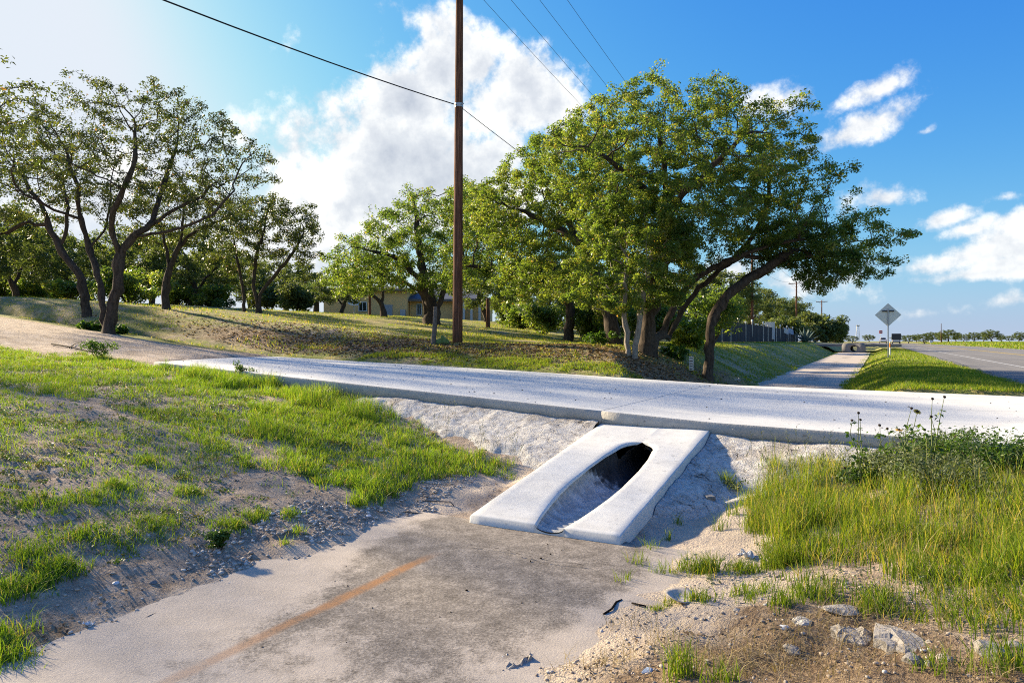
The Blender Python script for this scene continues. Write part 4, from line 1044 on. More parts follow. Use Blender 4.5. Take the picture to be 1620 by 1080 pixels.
NL.build('roadside_grass', 'grass', 'patchy green grass on the sandy bank left of the ditch')

NR = Field()   # tall sunlit grass right of the culvert
tall = [(1175, 800), (1215, 745), (1330, 745), (1480, 745), (1700, 745), (1700, 905), (1560, 930), (1400, 915), (1250, 880), (1185, 850)]
P = sample_poly(tall, 360, 11, -.11, 2.6, jag=.35); NR.add(P, hts(P, .07, .38, 3.2), .006, seed=11, dryf=.2, per=8, spread=.035, lean=.32)
P = sample_poly(tall, 14, 12, -.05, 1.8, jag=.25); NR.add(P, hts(P, .32, .5), .005, seed=12, dryf=.2, per=7, spread=.04, lean=.35, seg=4)
short = [(1100, 940), (1165, 880), (1260, 885), (1400, 920), (1580, 935), (1700, 930), (1700, 1020), (1520, 990), (1330, 960), (1200, 960), (1120, 965)]
P = sample_poly(tall, 110, 15, .02, 2.2, jag=.3); NR.add(P, hts(P, .12, .34, 3.0), .005, seed=15, dryf=.75, per=6, spread=.05, lean=.6)
P = sample_poly(short, 240, 13, -.02, 2.0, jag=.25); NR.add(P, hts(P, .07, .17), .0055, seed=13, dryf=.2, per=7, spread=.03, lean=.45)
P = sample_poly([(1440, 900), (1700, 880), (1700, 1040), (1560, 1010), (1470, 985)], 260, 14, -.12, 1.8, jag=.15); NR.add(P, hts(P, .13, .28), .005, seed=14, dryf=.2, per=7, spread=.035, lean=.5, dirb=(-.25, -.15))
for i, (px, py, r, n, h) in enumerate([(1075, 1068, .06, 22, .2), (1130, 1078, .06, 14, .14), (1010, 900, .06, 9, .16), (985, 925, .05, 7, .14), (1030, 875, .05, 7, .18), (1045, 910, .06, 9, .14), (1085, 905, .06, 22, .16), (1120, 905, .08, 60, .16), (1105, 950, .06, 26, .1), (1040, 965, .05, 20, .05), (1060, 955, .05, 16, .07),
                                      (1175, 905, .1, 50, .12), (1235, 895, .1, 90, .2), (1185, 945, .1, 45, .11), (1290, 945, .1, 50, .12), (1385, 965, .08, 40, .12), (1240, 955, .06, 26, .12), (1055, 855, .03, 7, .12), (1075, 830, .03, 6, .14), (1140, 840, .05, 7, .2), (1160, 815, .05, 9, .2), (1600, 1060, .1, 30, .16), (1490, 1060, .08, 14, .12), (1150, 770, .05, 30, .2)]):
    c = gpt(px, py); rg = np.random.default_rng(160 + i); P = c + rg.normal(0, r * .6, (n, 2)); NR.add(P, np.full(n, h), .005, seed=170 + i, per=5, spread=.015, lean=.4)
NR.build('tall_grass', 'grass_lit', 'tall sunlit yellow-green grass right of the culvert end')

FV = Field()   # verge beyond the drive, right of the far ditch
def ygrad(x0, x1, y0, y1, n, seed, pw=1.0):
    rg = np.random.default_rng(seed); t = rg.random(n) ** pw; y = y0 + (y1 - y0) * t; x = x0 + (x1 - x0) * rg.random(n)
    return np.stack([x, y], -1)
P = ygrad(-1.25, 2.7, 15.25, 26, 12000, 21, 1.3); P = P[(P[:, 0] + .2 * fbm(P[:, 1] * 1.3, P[:, 0] * .3, 2) > -1.2)]; FV.add(P, hts(P, .07, .17, 1.2), .011, seed=21, per=3, spread=.03, lean=.5, seg=2)
P = ygrad(-1.25, 2.7, 26, 95, 11000, 22, 1.8); P[:, 0] += curve(P[:, 1]); FV.add(P, hts(P, .08, .16, 1.0), .024, seed=22, per=2, spread=.05, lean=.5, seg=2)
P = ygrad(13.9, 34, 40, 240, 8000, 23, 1.6); P[:, 0] += curve(P[:, 1]); FV.add(P, hts(P, .2, .4, .5), .13, seed=23, per=2, spread=.15, lean=.4, seg=2)
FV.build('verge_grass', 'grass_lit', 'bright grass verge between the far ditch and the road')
FB = Field()   # the far bank and lot; extra dry blades paint in missing sunlight
P = ygrad(-13.5, -2.2, 15.3, 16.35, 5200, 31); P = P[(fbm(P[:, 0] * 1.1, P[:, 1] * 1.1, 3) > -.1) & (P[:, 0] < -3.6)]; FB.add(P, hts(P, .06, .15), .011, seed=31, per=4, spread=.04, lean=.5, seg=2)
P = ygrad(-17, -3.9, 16.3, 40, 21000, 32, 1.3); f = fbm(P[:, 0] * .55, P[:, 1] * .55, 4); keep = f > .02 - .06 * (P[:, 1] > 26); P = P[keep]; FB.add(P, hts(P, .04, .13), .015, seed=32, dryf=.3, per=3, spread=.06, lean=.6, seg=2)
P = ygrad(-11, -3.9, 26, 92, 7000, 33, 1.4); P = P[fbm(P[:, 0] * .4, P[:, 1] * .4, 3) > -.15]; FB.add(P, hts(P, .07, .14), .03, seed=33, per=3, spread=.1, lean=.5, seg=2)
P = ygrad(-46, -13.8, 14.8, 48, 20000, 34, 1.0); f = fbm(P[:, 0] * .5, P[:, 1] * .5, 4); P = P[f > -.03]; FB.add(P, hts(P, .05, .16, .8), .019, seed=34, dryf=.3, per=3, spread=.08, lean=.6, seg=2)
P = ygrad(-46, -18, 6, 15, 8000, 35, 1.0); f = fbm(P[:, 0] * .5, P[:, 1] * .5, 4); trk_ = np.exp(-(((P[:, 1] - (11.2 + .05 * (P[:, 0] + 14))) / 3.3) ** 4)); P = P[(f > -.02) & (trk_ < .3)]; FB.add(P, hts(P, .05, .16, .8), .016, seed=36, dryf=.3, per=3, spread=.08, lean=.6, seg=2)
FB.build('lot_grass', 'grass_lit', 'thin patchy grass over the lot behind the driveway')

# ------------------------------------------------------------------ shrubs and undergrowth
def leaf_cards(P, n, r, lsize, rg, flat=.75, up=.4):
    """n leaves in a ball of radius r round each point"""
    k = len(P); host = rg.integers(0, k, n); off = rg.normal(size=(n, 3)); off /= np.linalg.norm(off, axis=1)[:, None]; off *= (rg.random(n) ** .45)[:, None]
    off[:, 2] *= flat; rr = r if np.isscalar(r) else np.asarray(r)[host][:, None]; Pc = np.asarray(P)[host] + off * rr
    nr = rg.normal(size=(n, 3)); nr[:, 2] = np.abs(nr[:, 2]) + up; nr += off * .6; nr /= np.linalg.norm(nr, axis=1)[:, None]
    ax = np.cross(nr, rg.normal(size=(n, 3))); ax /= np.linalg.norm(ax, axis=1)[:, None]; bx = np.cross(nr, ax)
    ln = lsize * rg.uniform(.55, 1.3, n)[:, None]; wd = ln * .27
    V = np.stack([Pc - ax * ln * .5, Pc + bx * wd + nr * ln * .06, Pc + ax * ln * .5 - nr * ln * .1, Pc - bx * wd + nr * ln * .06], 1).reshape(-1, 3)
    return V, np.arange(n * 4).reshape(-1, 4), np.clip(rg.random(n) * .6 + .4 * rg.random(k)[host], 0, 1)
def shrub(name, label, loc, w_, h_, n, lsize, mat, seed, cat='shrub', group=None, stems=6):
    rg = np.random.default_rng(seed); e = empty(name, loc); tag(e, label, cat, group)
    pts = []; mb = MB()
    for i in range(stems):
        a = rg.random() * 6.28; rr = rg.random() ** .6 * w_ * .4; tip = np.array([math.cos(a) * rr, math.sin(a) * rr, h_ * rg.uniform(.5, .85)])
        mb.tube([(tip[0] * .1, tip[1] * .1, -.05), tuple(tip * .5 + rg.normal(0, .05, 3) * w_), tuple(tip)], [.02 * h_, .014 * h_, .006 * h_], 5)
        pts.append(tip)
        for j in range(3): pts.append(tip * rg.uniform(.45, 1.0) + rg.normal(0, .12, 3) * [w_, w_, h_])
    pts = np.array(pts); pts[:, 2] = np.clip(pts[:, 2], .1 * h_, h_)
    mb.build('stems', M['bark'], e)
    V, F, v = leaf_cards(pts, n, .22 * min(w_, h_ * 1.3), lsize, rg); V[:, 2] = np.maximum(V[:, 2], .02)
    mesh_np('foliage', V, F, M[mat], e, attrs={'v': ('FACE', v)}); return e
def gl_(px, d): p = at(px, 540, d); return (p.x, p.y, tz1(p.x, p.y) - .05)
SH = [(150, 23.5, 1.2, .45, 'weed', 'green shrub at the foot of the front left oak'), (192, 23.0, .9, .35, 'weed', 'low weed right beside the trunk of the front left oak'),
      (205, 36, 4.5, 1.8, 'leaf_y', 'wide undergrowth thicket behind the front left oak'), (110, 38, 3.2, 1.3, 'leaf_y', 'undergrowth clump left of the slanting oak'), (330, 40, 3.2, 1.5, 'leaf', 'undergrowth clump behind the straight oak of the left grove'),
      (20, 44, 4.0, 1.6, 'leaf', 'bushy undergrowth at the left edge of the picture'), (470, 56, 3.6, 2.6, 'leaf_far', 'dark hedge-like bush left of the palm'), (430, 58, 3.6, 2.4, 'leaf_far', 'dark bush behind the rightmost oak of the left grove'),
      (860, 40, 3.2, 1.9, 'leaf_y', 'bright bush left of the crooked dark trunk'), (925, 37, 2.6, 2.6, 'leaf_y', 'bright bush right of the crooked dark trunk'), (945, 33, 2.0, 2.2, 'leaf', 'bush behind the left trunks of the huge oak'),
      (957, 21.8, 1.3, .5, 'weed', 'bright weedy bush at the left foot of the huge oak'), (1070, 22.2, 1.4, .5, 'weed', 'broad-leaved weed right of the huge oak trunk'), (1100, 27.5, 2.2, 1.2, 'grass_bush', 'yellow-green bush between the huge oak and the fence'), (800, 56, 3.6, 2.6, 'leaf_y', 'bush right of the tan house porch'), (825, 48, 3.4, 2.0, 'leaf', 'dark bush left of the far thin pole'), (975, 31, 2.6, 2.2, 'leaf', 'dense bush behind the pale double stem'), (1030, 30, 2.4, 1.8, 'leaf_y', 'bush behind the main trunk of the huge oak'), (290, 47, 4.0, 1.9, 'leaf', 'dark thicket between the straight oak and the small round-crowned oak'), (70, 50, 4.5, 1.9, 'leaf', 'dark thicket far behind the slanting oak'), (1075, 29, 1.8, 1.4, 'leaf_y', 'bush behind the leaning trunks of the huge oak'),
      (1125, 36, 3.2, 3.4, 'leaf', 'tall dark bush at the near end of the black fence'), (1290, 118, 4.0, 3.0, 'leaf_far', 'round bush beside the far fence end'), (1240, 100, 5.0, 4.0, 'leaf_far', 'big bush behind the fence left of the second far pole'), (1320, 140, 8.0, 4.5, 'leaf_far', 'bushy thicket at the end of the roadside trees'), (1305, 120, 7.0, 5.0, 'leaf_far', 'dense thicket beyond the spiky agave')]
M['grass_bush'] = leafy('lit_bush', [(0, (.09, .15, .02)), (.5, (.17, .23, .03)), (1, (.27, .3, .05))], .45, .5)
for i, (px, d, w_, h_, mt, lab) in enumerate(SH):
    shrub('shrub', lab, gl_(px, d), w_, h_, int(1500 + 900 * w_) if d > 25 else 750, .045 + .0038 * d, mt, 300 + i, stems=8 if w_ > 1.5 else 5)

# dark prickly weed clump by the gravel
p = on_ground(347, 868); shrub('weed_clump', 'dark green bushy weed growing beside the gravel left of the ditch', tuple(p), .17, .15, 1500, .022, 'weed', 401, 'weed', stems=9)
p = on_ground(388, 602); shrub('weed_clump', 'leafy dark weed against the left part of the driveway edge', tuple(p), .35, .32, 700, .04, 'weed', 402, 'weed')
p = on_ground(155, 566); shrub('weed_clump', 'leafy weed on the grass at the near edge of the dirt track', tuple(p), .7, .4, 900, .05, 'weed', 403, 'weed')
p = on_ground(1160, 780); shrub('weed_clump', 'grey-green weed in front of the right slope paving', tuple(p), .3, .16, 400, .025, 'greyweed', 404, 'weed')
# grey-green ground-cover weed mass along the right drive edge
for i, (px, py, w_, h_) in enumerate([(1480, 720, 1.0, .42), (1560, 735, 1.1, .42), (1430, 745, .9, .36), (1600, 740, .9, .4), (1510, 765, 1.0, .34), (1360, 750, .5, .2)]):
    p = on_ground(px, py + 22)
    shrub('creeping_weed', ['grey-green creeping weed mound below the driveway edge, behind the sunflower stems', 'grey-green creeping weed mound at the right driveway edge', 'grey-green weed mound under the leftmost sunflower stems', 'grey-green weed mound cut by the right picture edge',
                      'low grey-green weed mound just behind the tall grass', 'small grey-green weed at the foot of the right slope paving'][i], tuple(p), w_, h_, 3600, .028, 'greyweed' if i % 2 == 0 else 'weed', 420 + i, 'weed', stems=12)

# wild sunflowers -----------------------------------------------------------
def sunflower(base, tips, label, seed):
    rg = np.random.default_rng(seed); e = empty('wild_sunflower', tuple(base)); tag(e, label, 'wildflower', 'wild sunflowers by the driveway')
    mb = MB(); lp = []; heads = []
    for (tx, ty, tzz, kind) in tips:
        t = np.array([tx, ty, tzz]); m1 = t * .45 + rg.normal(0, .03, 3); m2 = t * .8 + rg.normal(0, .02, 3)
        mb.tube([(0, 0, -.03), tuple(m1), tuple(m2), tuple(t)], [.006, .005, .0035, .002], 5)
        for q in np.linspace(.25, .85, 6): lp.append(t * q + rg.normal(0, .035, 3))
        heads.append((t, kind))
    mb.build('stems', M['stem'], e)
    V, F, v = leaf_cards(np.array(lp), len(lp) * 5, .05, .055, rg); mesh_np('foliage', V, F, M['weed'], e, attrs={'v': ('FACE', v)})
    for t, kind in heads:
        c = MB(); tilt = Vector(rg.normal(0, .35, 3)) + Vector((ST * .6, -CT * .6, .7)); tilt.normalize()
        a = tilt.cross(Vector((.2, .9, .3))).normalized(); b = tilt.cross(a)
        c.tube([Vector(t) - tilt * .006, Vector(t) + tilt * .004, Vector(t) + tilt * .012], [.008, .014, .008], 9)
        h = c.build('flower_centre', M['seed'], e)
        if kind == 'y':
            pm = MB()
            for k in range(13):
                an = 6.283 * k / 13; dv = a * math.cos(an) + b * math.sin(an); sd_ = a * -math.sin(an) + b * math.cos(an); c0 = Vector(t) + dv * .011
                pm.poly([c0 - sd_ * .003, c0 + dv * .014 - sd_ * .006 + tilt * .002, c0 + dv * .028, c0 + dv * .014 + sd_ * .006 + tilt * .002, c0 + sd_ * .003])
            pm.build('petals', M['petal'], h)
    return e
def sf(px, py, heads, label, seed):
    b = on_ground(px, py); d = (b - Vector((0, 0, CAMZ))).dot(Vector((-ST, CT, 0))); T = []
    for (hx, hy, kind) in heads:
        q = at(hx, hy, d + random.uniform(-.15, .15)); T.append((q.x - b.x, q.y - b.y, q.z - b.z, kind))
    sunflower(b, T, label, seed)
sf(1365, 770, [(1358, 653, 'd'), (1348, 665, 'd'), (1361, 664, 'd'), (1336, 740, 'd'), (1400, 690, 'd'), (1375, 790, 'd')], 'wild sunflower with dark seed heads, leftmost of the stems by the drive', 501)
sf(1420, 775, [(1442, 646, 'd'), (1451, 651, 'y'), (1422, 680, 'y'), (1420, 717, 'y'), (1404, 678, 'd'), (1392, 672, 'd')], 'wild sunflower with yellow flowers, middle of the stems by the drive', 502)
sf(1470, 770, [(1475, 631, 'd'), (1494, 628, 'd'), (1473, 659, 'd'), (1463, 680, 'd'), (1512, 690, 'd')], 'tallest wild sunflower, with two dark heads in front of the concrete', 503)

def creepers(polys, dens, n, lsize, seed, name, label, mat):
    rg = np.random.default_rng(seed); P = np.vstack([sample_poly(q, dens, seed + i, .03, 2.4, jag=.4) for i, q in enumerate(polys)])
    h = rg.uniform(.012, .05, len(P)); pts = np.stack([P[:, 0], P[:, 1], tz(P[:, 0], P[:, 1]) + h * .7], -1)
    V, F, v = leaf_cards(pts, len(P) * n, .055, lsize, rg, .45, .7); return tag(mesh_np(name, V, F, M[mat], attrs={'v': ('FACE', v)}), label, 'ground cover', kind='stuff')
creepers([band, mid, lowp], 70, 12, .024, 531, 'creeping_ground_cover', 'low broad-leaved creepers mixed into the left grass', 'weed')
creepers([band, mid, lowp], 45, 10, .026, 541, 'dry_ground_cover', 'olive and brownish creepers between the left grass patches', 'olive')
creepers([short, tall], 60, 12, .024, 551, 'right_ground_cover', 'grey-green creepers at the foot of the tall grass', 'greyweed')
# tall seeding grass stalks at the drive edge
def stalks(spots, name, label, mat, hmin, hmax, n, seed, spread):
    rg = np.random.default_rng(seed); mb = MB()
    for (px, py) in spots:
        c = gpt(px, py)
        for i in range(n):
            x, y = c + rg.normal(0, spread, 2); z = tz1(x, y); h = rg.uniform(hmin, hmax); l = rg.normal(0, .22, 2) * h
            mb.tube([(x, y, z - .01), (x + l[0] * .35, y + l[1] * .35, z + h * .55), (x + l[0], y + l[1], z + h)], [.0018, .0014, .0008], 3, False)
            for k in range(5):
                t = .72 + .06 * k; q = Vector((x + l[0] * t * t, y + l[1] * t * t, z + h * t)); dv = Vector((rg.normal(0, 1), rg.normal(0, 1), .9)).normalized()
                mb.poly([q, q + dv * .02 + Vector((.004, 0, 0)), q + dv * .045, q + dv * .02 - Vector((.004, 0, 0))])
    o = mb.build(name, M[mat]); return tag(o, label, 'grass', kind='stuff')
M['stalk'] = simple('grass_stalk', (.3, .3, .11), (.2, .2, .07), 20, .8)
stalks([(330, 600), (420, 612), (500, 640), (525, 645), (555, 660), (640, 690), (700, 690), (760, 720), (600, 670), (800, 735)], 'seeding_grass', 'thin seeding grass stalks along the driveway edge', 'stalk', .22, .42, 7, 511, .12)
stalks([(1220, 770), (1260, 770), (1330, 790), (1400, 800), (1470, 820), (1540, 850), (1590, 850), (1600, 800), (1300, 830)], 'dry_stalks', 'dry straw-coloured stalks standing in the tall grass', 'stalk', .25, .55, 12, 512, .22)

# ------------------------------------------------------------------ gravel, stones, litter
def stones(P, size, seed, lift=.3, squash=.6):
    rg = np.random.default_rng(seed); t = (1 + 5 ** .5) / 2
    ico = np.array([(-1, t, 0), (1, t, 0), (-1, -t, 0), (1, -t, 0), (0, -1, t), (0, 1, t), (0, -1, -t), (0, 1, -t), (t, 0, -1), (t, 0, 1), (-t, 0, -1), (-t, 0, 1)]) / np.hypot(1, t)
    fc = np.array([(0, 11, 5), (0, 5, 1), (0, 1, 7), (0, 7, 10), (0, 10, 11), (1, 5, 9), (5, 11, 4), (11, 10, 2), (10, 7, 6), (7, 1, 8), (3, 9, 4), (3, 4, 2), (3, 2, 6), (3, 6, 8), (3, 8, 9), (4, 9, 5), (2, 4, 11), (6, 2, 10), (8, 6, 7), (9, 8, 1)])
    n = len(P); V = ico[None] * (1 + rg.normal(0, .2, (n, 12, 1))) * (np.array([1, 1, squash]) * rg.uniform(.65, 1.25, (n, 1, 3)))
    a = rg.random(n) * 6.28; ca, sa = np.cos(a)[:, None], np.sin(a)[:, None]
    V = np.stack([V[..., 0] * ca - V[..., 1] * sa, V[..., 0] * sa + V[..., 1] * ca, V[..., 2]], -1) * np.asarray(size)[:, None, None]
    z = tz(P[:, 0], P[:, 1]) + np.asarray(size) * lift * squash
    V = V + np.stack([P[:, 0], P[:, 1], z], -1)[:, None]
    F = (fc[None] + (np.arange(n) * 12)[:, None, None]).reshape(-1, 3); return V.reshape(-1, 3), F, np.repeat(rg.random(n), 20)
gp = [(300, 865), (420, 812), (540, 800), (640, 775), (735, 750), (760, 770), (700, 800), (650, 830), (560, 860), (480, 890), (400, 915), (330, 935), (270, 905)]
P = sample_poly(gp, 1350, 601, -.04, 3.0, jag=.6); rg = np.random.default_rng(602); sz = .005 + .02 * rg.random(len(P)) ** 3.5
V, F3, v = stones(P, sz, 603); o = mesh_np('gravel', V, None, M['gravel'], attrs={'v': ('FACE', v)}, F3=F3); tag(o, 'loose pale gravel strewn along the left margin of the ditch floor', 'gravel', kind='stuff')
wide = [(120, 1060), (250, 960), (420, 900), (800, 760), (830, 780), (900, 800), (760, 790), (400, 760), (100, 800), (0, 900), (0, 1080)]
P = sample_poly(wide, 130, 604, jag=.3); P2 = sample_poly([(760, 1080), (900, 1000), (1050, 950), (1180, 860), (1300, 900), (1620, 980), (1620, 1090), (900, 1100)], 170, 605, jag=.3)
P3 = sample_poly([(1060, 690), (1330, 700), (1330, 745), (1180, 800), (1060, 830)], 160, 606)
P = np.vstack([P, P2, P3]); sz = .003 + .011 * np.random.default_rng(607).random(len(P)) ** 3
V, F3, v = stones(P, sz, 608); o = mesh_np('scattered_pebbles', V, None, M['gravel'], attrs={'v': ('FACE', v)}, F3=F3); tag(o, 'small pebbles scattered over the bare sandy banks', 'pebbles', kind='stuff')
P = np.vstack([sample_poly(wide + [(0, 640), (300, 660), (500, 760)], 220, 611, -.02, 3.0, jag=.3), sample_poly([(760, 1080), (900, 1000), (1050, 950), (1180, 860), (1300, 900), (1620, 980), (1620, 1090), (900, 1100)], 380, 612, -.05, 3.0, jag=.3), sample_poly([(0, 620), (250, 680), (560, 770), (420, 860), (150, 960), (0, 960)], 150, 613, .0, 2.5)])
sz = .003 + .012 * np.random.default_rng(614).random(len(P)) ** 2.5
V, F3, v = stones(P, sz, 615, .25, .65); o = mesh_np('soil_clods', V, None, M['clod'], attrs={'v': ('FACE', v)}, F3=F3); tag(o, 'crumbs of dry soil strewn over the bare banks', 'soil', kind='stuff')
# the larger stones one by one
def rock(px, py, s, label, mat='rubble', squash=.6, seed=0, name='stone', cat='stone', group=None, lift=.12):
    c = gpt(px, py); z = tz1(*c); bm = bmesh.new(); bmesh.ops.create_icosphere(bm, subdivisions=2, radius=1.0); rg = np.random.default_rng(700 + seed)
    k = rg.uniform(.7, 1.25, 3); pl = [(rg.normal(size=3), rg.uniform(.55, .8)) for _ in range(7)]
    for vtx in bm.verts:
        p = np.array(vtx.co)
        for nrm, dd in pl:
            nrm = nrm / np.linalg.norm(nrm); q = p @ nrm
            if q > dd: p = p - nrm * (q - dd)
        p = p * k * [1, 1, squash] + rg.normal(0, .015, 3); vtx.co = p * s
    me = bpy.data.meshes.new(name); bm.to_mesh(me); bm.free(); me.materials.append(M[mat]); o = bpy.data.objects.new(name, me); C.objects.link(o)
    o.location = (c[0], c[1], z + s * squash * lift); o.rotation_euler = (0, 0, rg.random() * 6); return tag(o, label, cat, group)
RK = [(541, 865, .035, 'largest pale stone at the lower margin of the gravel'), (525, 873, .03, 'flat pale stone left of the largest gravel stone'), (583, 818, .035, 'bluish stone in the upper part of the gravel patch', 'litter_blue'), (625, 850, .022, 'angular grey stone at the right gravel margin'), (597, 862, .02, 'small pale stone between the gravel and the ditch floor'),
      (400, 922, .022, 'pale stone below the gravel, beside the ditch floor'), (326, 945, .02, 'small round stone lying at the edge of the pale sand'), (183, 925, .022, 'striped pale stone on the bare soil at left', 'litter_white'), (242, 922, .024, 'dark bluish stone on the bare soil at left', 'block'), (150, 877, .025, 'pale stone half hidden in the left grass'), (672, 783, .03, 'pale stone near the left corner of the end slab'),
      (1565, 1035, .075, 'big broken concrete lump near the right lower corner'), (1605, 1022, .05, 'concrete lump cut by the right picture edge'), (1495, 1045, .035, 'concrete chunk below the broken slab, right'), (1470, 1050, .028, 'concrete chunk below the broken slab, middle'), (1440, 1045, .05, 'flat concrete chunk below the broken slab, left'),
      (1270, 985, .045, 'white crumbled concrete piece left of the broken slab', 'riprap'), (1240, 993, .03, 'bluish white chip on the bare sand', 'litter_white'), (1255, 1030, .045, 'flat pale stone on the dry grass in the foreground'), (1330, 965, .09, 'flat weathered concrete patch at the foot of the tall grass', 'rubble', .25),
      (1085, 885, .025, 'pale pebble cluster stone on the sand spit by the end slab'), (1100, 877, .02, 'brownish stone on the sand spit by the end slab'), (1025, 1062, .03, 'grey-blue stone in the bottom foreground', 'litter_blue'), (1165, 965, .03, 'flat chip of concrete on the bare bank'), (1130, 958, .04, 'thin pale chip of concrete on the bare bank', 'rubble', .2)]
for i, r in enumerate(RK):
    rock(r[0], r[1], r[2], r[3], r[4] if len(r) > 4 else ('gravel' if i < 11 else 'rubble'), r[5] if len(r) > 5 else .55, i)
# broken slab
def flat_piece(name, px_out, thick, label, mat, cat, lift=.03, tiltv=(0, 0, 0), seed=0):
    pts = [gpt(*p) for p in px_out]; c = np.mean(pts, 0); z = tz1(*c); rg = np.random.default_rng(seed); dense = []
    for a, b in zip(pts, pts[1:] + pts[:1]):
        for t in np.linspace(0, 1, 6, endpoint=False): dense.append(a + (b - a) * t + rg.normal(0, .006, 2))
    mb = MB(); n = len(dense)
    top = [(p[0] - c[0], p[1] - c[1], thick + rg.normal(0, .004)) for p in dense]; mid_ = [((p[0] - c[0]) * .62, (p[1] - c[1]) * .62, thick + .012 + rg.normal(0, .008)) for p in dense]; bot = [((p[0] - c[0]) * 1.03, (p[1] - c[1]) * 1.03, -.06) for p in dense]
    mb.v = [Vector(q) for q in bot + top + mid_]
    for i in range(n):
        j = (i + 1) % n; mb.f.append([i, j, n + j, n + i]); mb.f.append([n + i, n + j, 2 * n + j, 2 * n + i])
    mb.f.append([2 * n + i for i in range(n)])
    o = mb.build(name, M[mat]); o.location = (c[0], c[1], z + lift); o.rotation_euler = tiltv; return tag(o, label, cat)
flat_piece('broken_slab', [(1312, 1000), (1345, 994), (1375, 995), (1378, 1012), (1370, 1022), (1330, 1014)], .012, 'left half of the cracked concrete slab lying in the foreground', 'rubble', 'concrete', -.01, seed=1)
flat_piece('broken_slab', [(1384, 996), (1440, 998), (1500, 1015), (1526, 1035), (1500, 1040), (1430, 1036), (1384, 1024)], .016, 'right half of the cracked concrete slab lying in the foreground', 'rubble', 'concrete', -.01, seed=2)
flat_piece('bark_flake', [(790, 1072), (815, 1062), (818, 1068), (800, 1077)], .008, 'left weathered grey board flake at the bottom of the picture', 'rubble', 'debris', .02, (.2, 0, 0), 3)
flat_piece('bark_flake', [(815, 1066), (838, 1048), (843, 1052), (822, 1072)], .008, 'right weathered grey board flake at the bottom of the picture', 'rubble', 'debris', .025, (.1, .2, 0), 4)
flat_piece('cardboard_scrap', [(785, 1050), (805, 1045), (812, 1055), (790, 1062)], .006, 'crumpled grey scrap beside the two board flakes', 'litter_white', 'litter', .015, (.1, 0, 0), 5)
# concrete rubble pile pieces beside the flakes
for i, (px, py, s) in enumerate([(845, 1046, .02), (858, 1043, .016), (835, 1043, .018), (866, 1042, .014), (812, 1050, .018)]):
    rock(px, py, s, '%s little rubble stone from the left beside the board flakes' % ['third', 'fourth', 'second', 'fifth', 'first'][i], 'gravel', .55, 40 + i, group='rubble stones by the board flakes')
# grey block, plate, crushed can, white scraps
p = on_ground(1121, 800); mb = MB(); mb.box((0, 0, .045), (.09, .09, .11)); o = mb.build('concrete_block', M['block'], bevel=.006); o.location = p; o.rotation_euler = (.06, .05, .7); tag(o, 'small square grey block in front of the right slope paving', 'block')
def dish(px, py, r, label, name, mat, cat, tilt):
    p = on_ground(px, py, .02); V = []; F = []; n = 28
    for (rr, z) in ((0, 0), (.55, .004), (.75, .02), (1, .028), (1.0, .022), (.75, .012), (.0, -.006)):
        for k in range(n): t = 6.2832 * k / n; V.append((r * rr * math.cos(t) * (1 + .04 * math.sin(3 * t)), r * rr * math.sin(t), z + .006 * math.sin(2 * t) * rr))
    for i in range(6):
        for k in range(n): F.append([i * n + k, i * n + (k + 1) % n, (i + 1) * n + (k + 1) % n, (i + 1) * n + k])
    o = mesh_np(name, V, F, M[mat], smooth=True); o.location = p; o.rotation_euler = tilt; return tag(o, label, cat)
dish(1075, 953, .085, 'dirty white plate tilted in the sand on the near bank', 'old_plate', 'shell', 'plate', (.16, .08, .4))
def crumple(px, py, s, label, mat, seed, name='crumpled_litter', cat='litter'):
    p = on_ground(px, py, s * .4); rg = np.random.default_rng(seed); bm = bmesh.new(); bmesh.ops.create_grid(bm, x_segments=7, y_segments=6, size=s)
    for v_ in bm.verts: v_.co.z = rg.normal(0, s * .3); v_.co.x *= .95; v_.co += Vector(rg.normal(0, s * .08, 3))
    me = bpy.data.meshes.new(name); bm.to_mesh(me); bm.free(); me.materials.append(M[mat]); o = bpy.data.objects.new(name, me); C.objects.link(o); o.location = p; o.rotation_euler = (rg.normal(0, .2), rg.normal(0, .2), rg.random() * 6)
    so_ = o.modifiers.new('thick', 'SOLIDIFY'); so_.thickness = .002; return tag(o, label, cat)
crumple(1184, 882, .045, 'crumpled white and blue wrapper lying at the foot of the tall grass', 'litter_white', 801); crumple(1171, 878, .02, 'small blue scrap left of the white wrapper', 'litter_blue', 802)
crumple(788, 968, .022, 'white scrap on the dark ditch floor', 'litter_white', 803); crumple(955, 955, .02, 'white scrap beside the charred stick', 'litter_white', 804)
crumple(257, 969, .02, 'white scrap by the twigs at the left edge of the ditch floor', 'litter_white', 805); crumple(128, 668, .04, 'teal plastic scrap on the bare soil at left', 'teal', 806); crumple(140, 990, .022, 'white scrap on the dark soil at left', 'litter_white', 807)
crumple(98, 1038, .018, 'small blue scrap beside the lower left grass tuft', 'litter_blue', 808); crumple(1167, 604, .09, 'white scrap on the grass across the driveway', 'litter_white', 809)
crumple(850, 985, .03, 'pale torn scrap at the margin of the ditch floor', 'litter_white', 810)
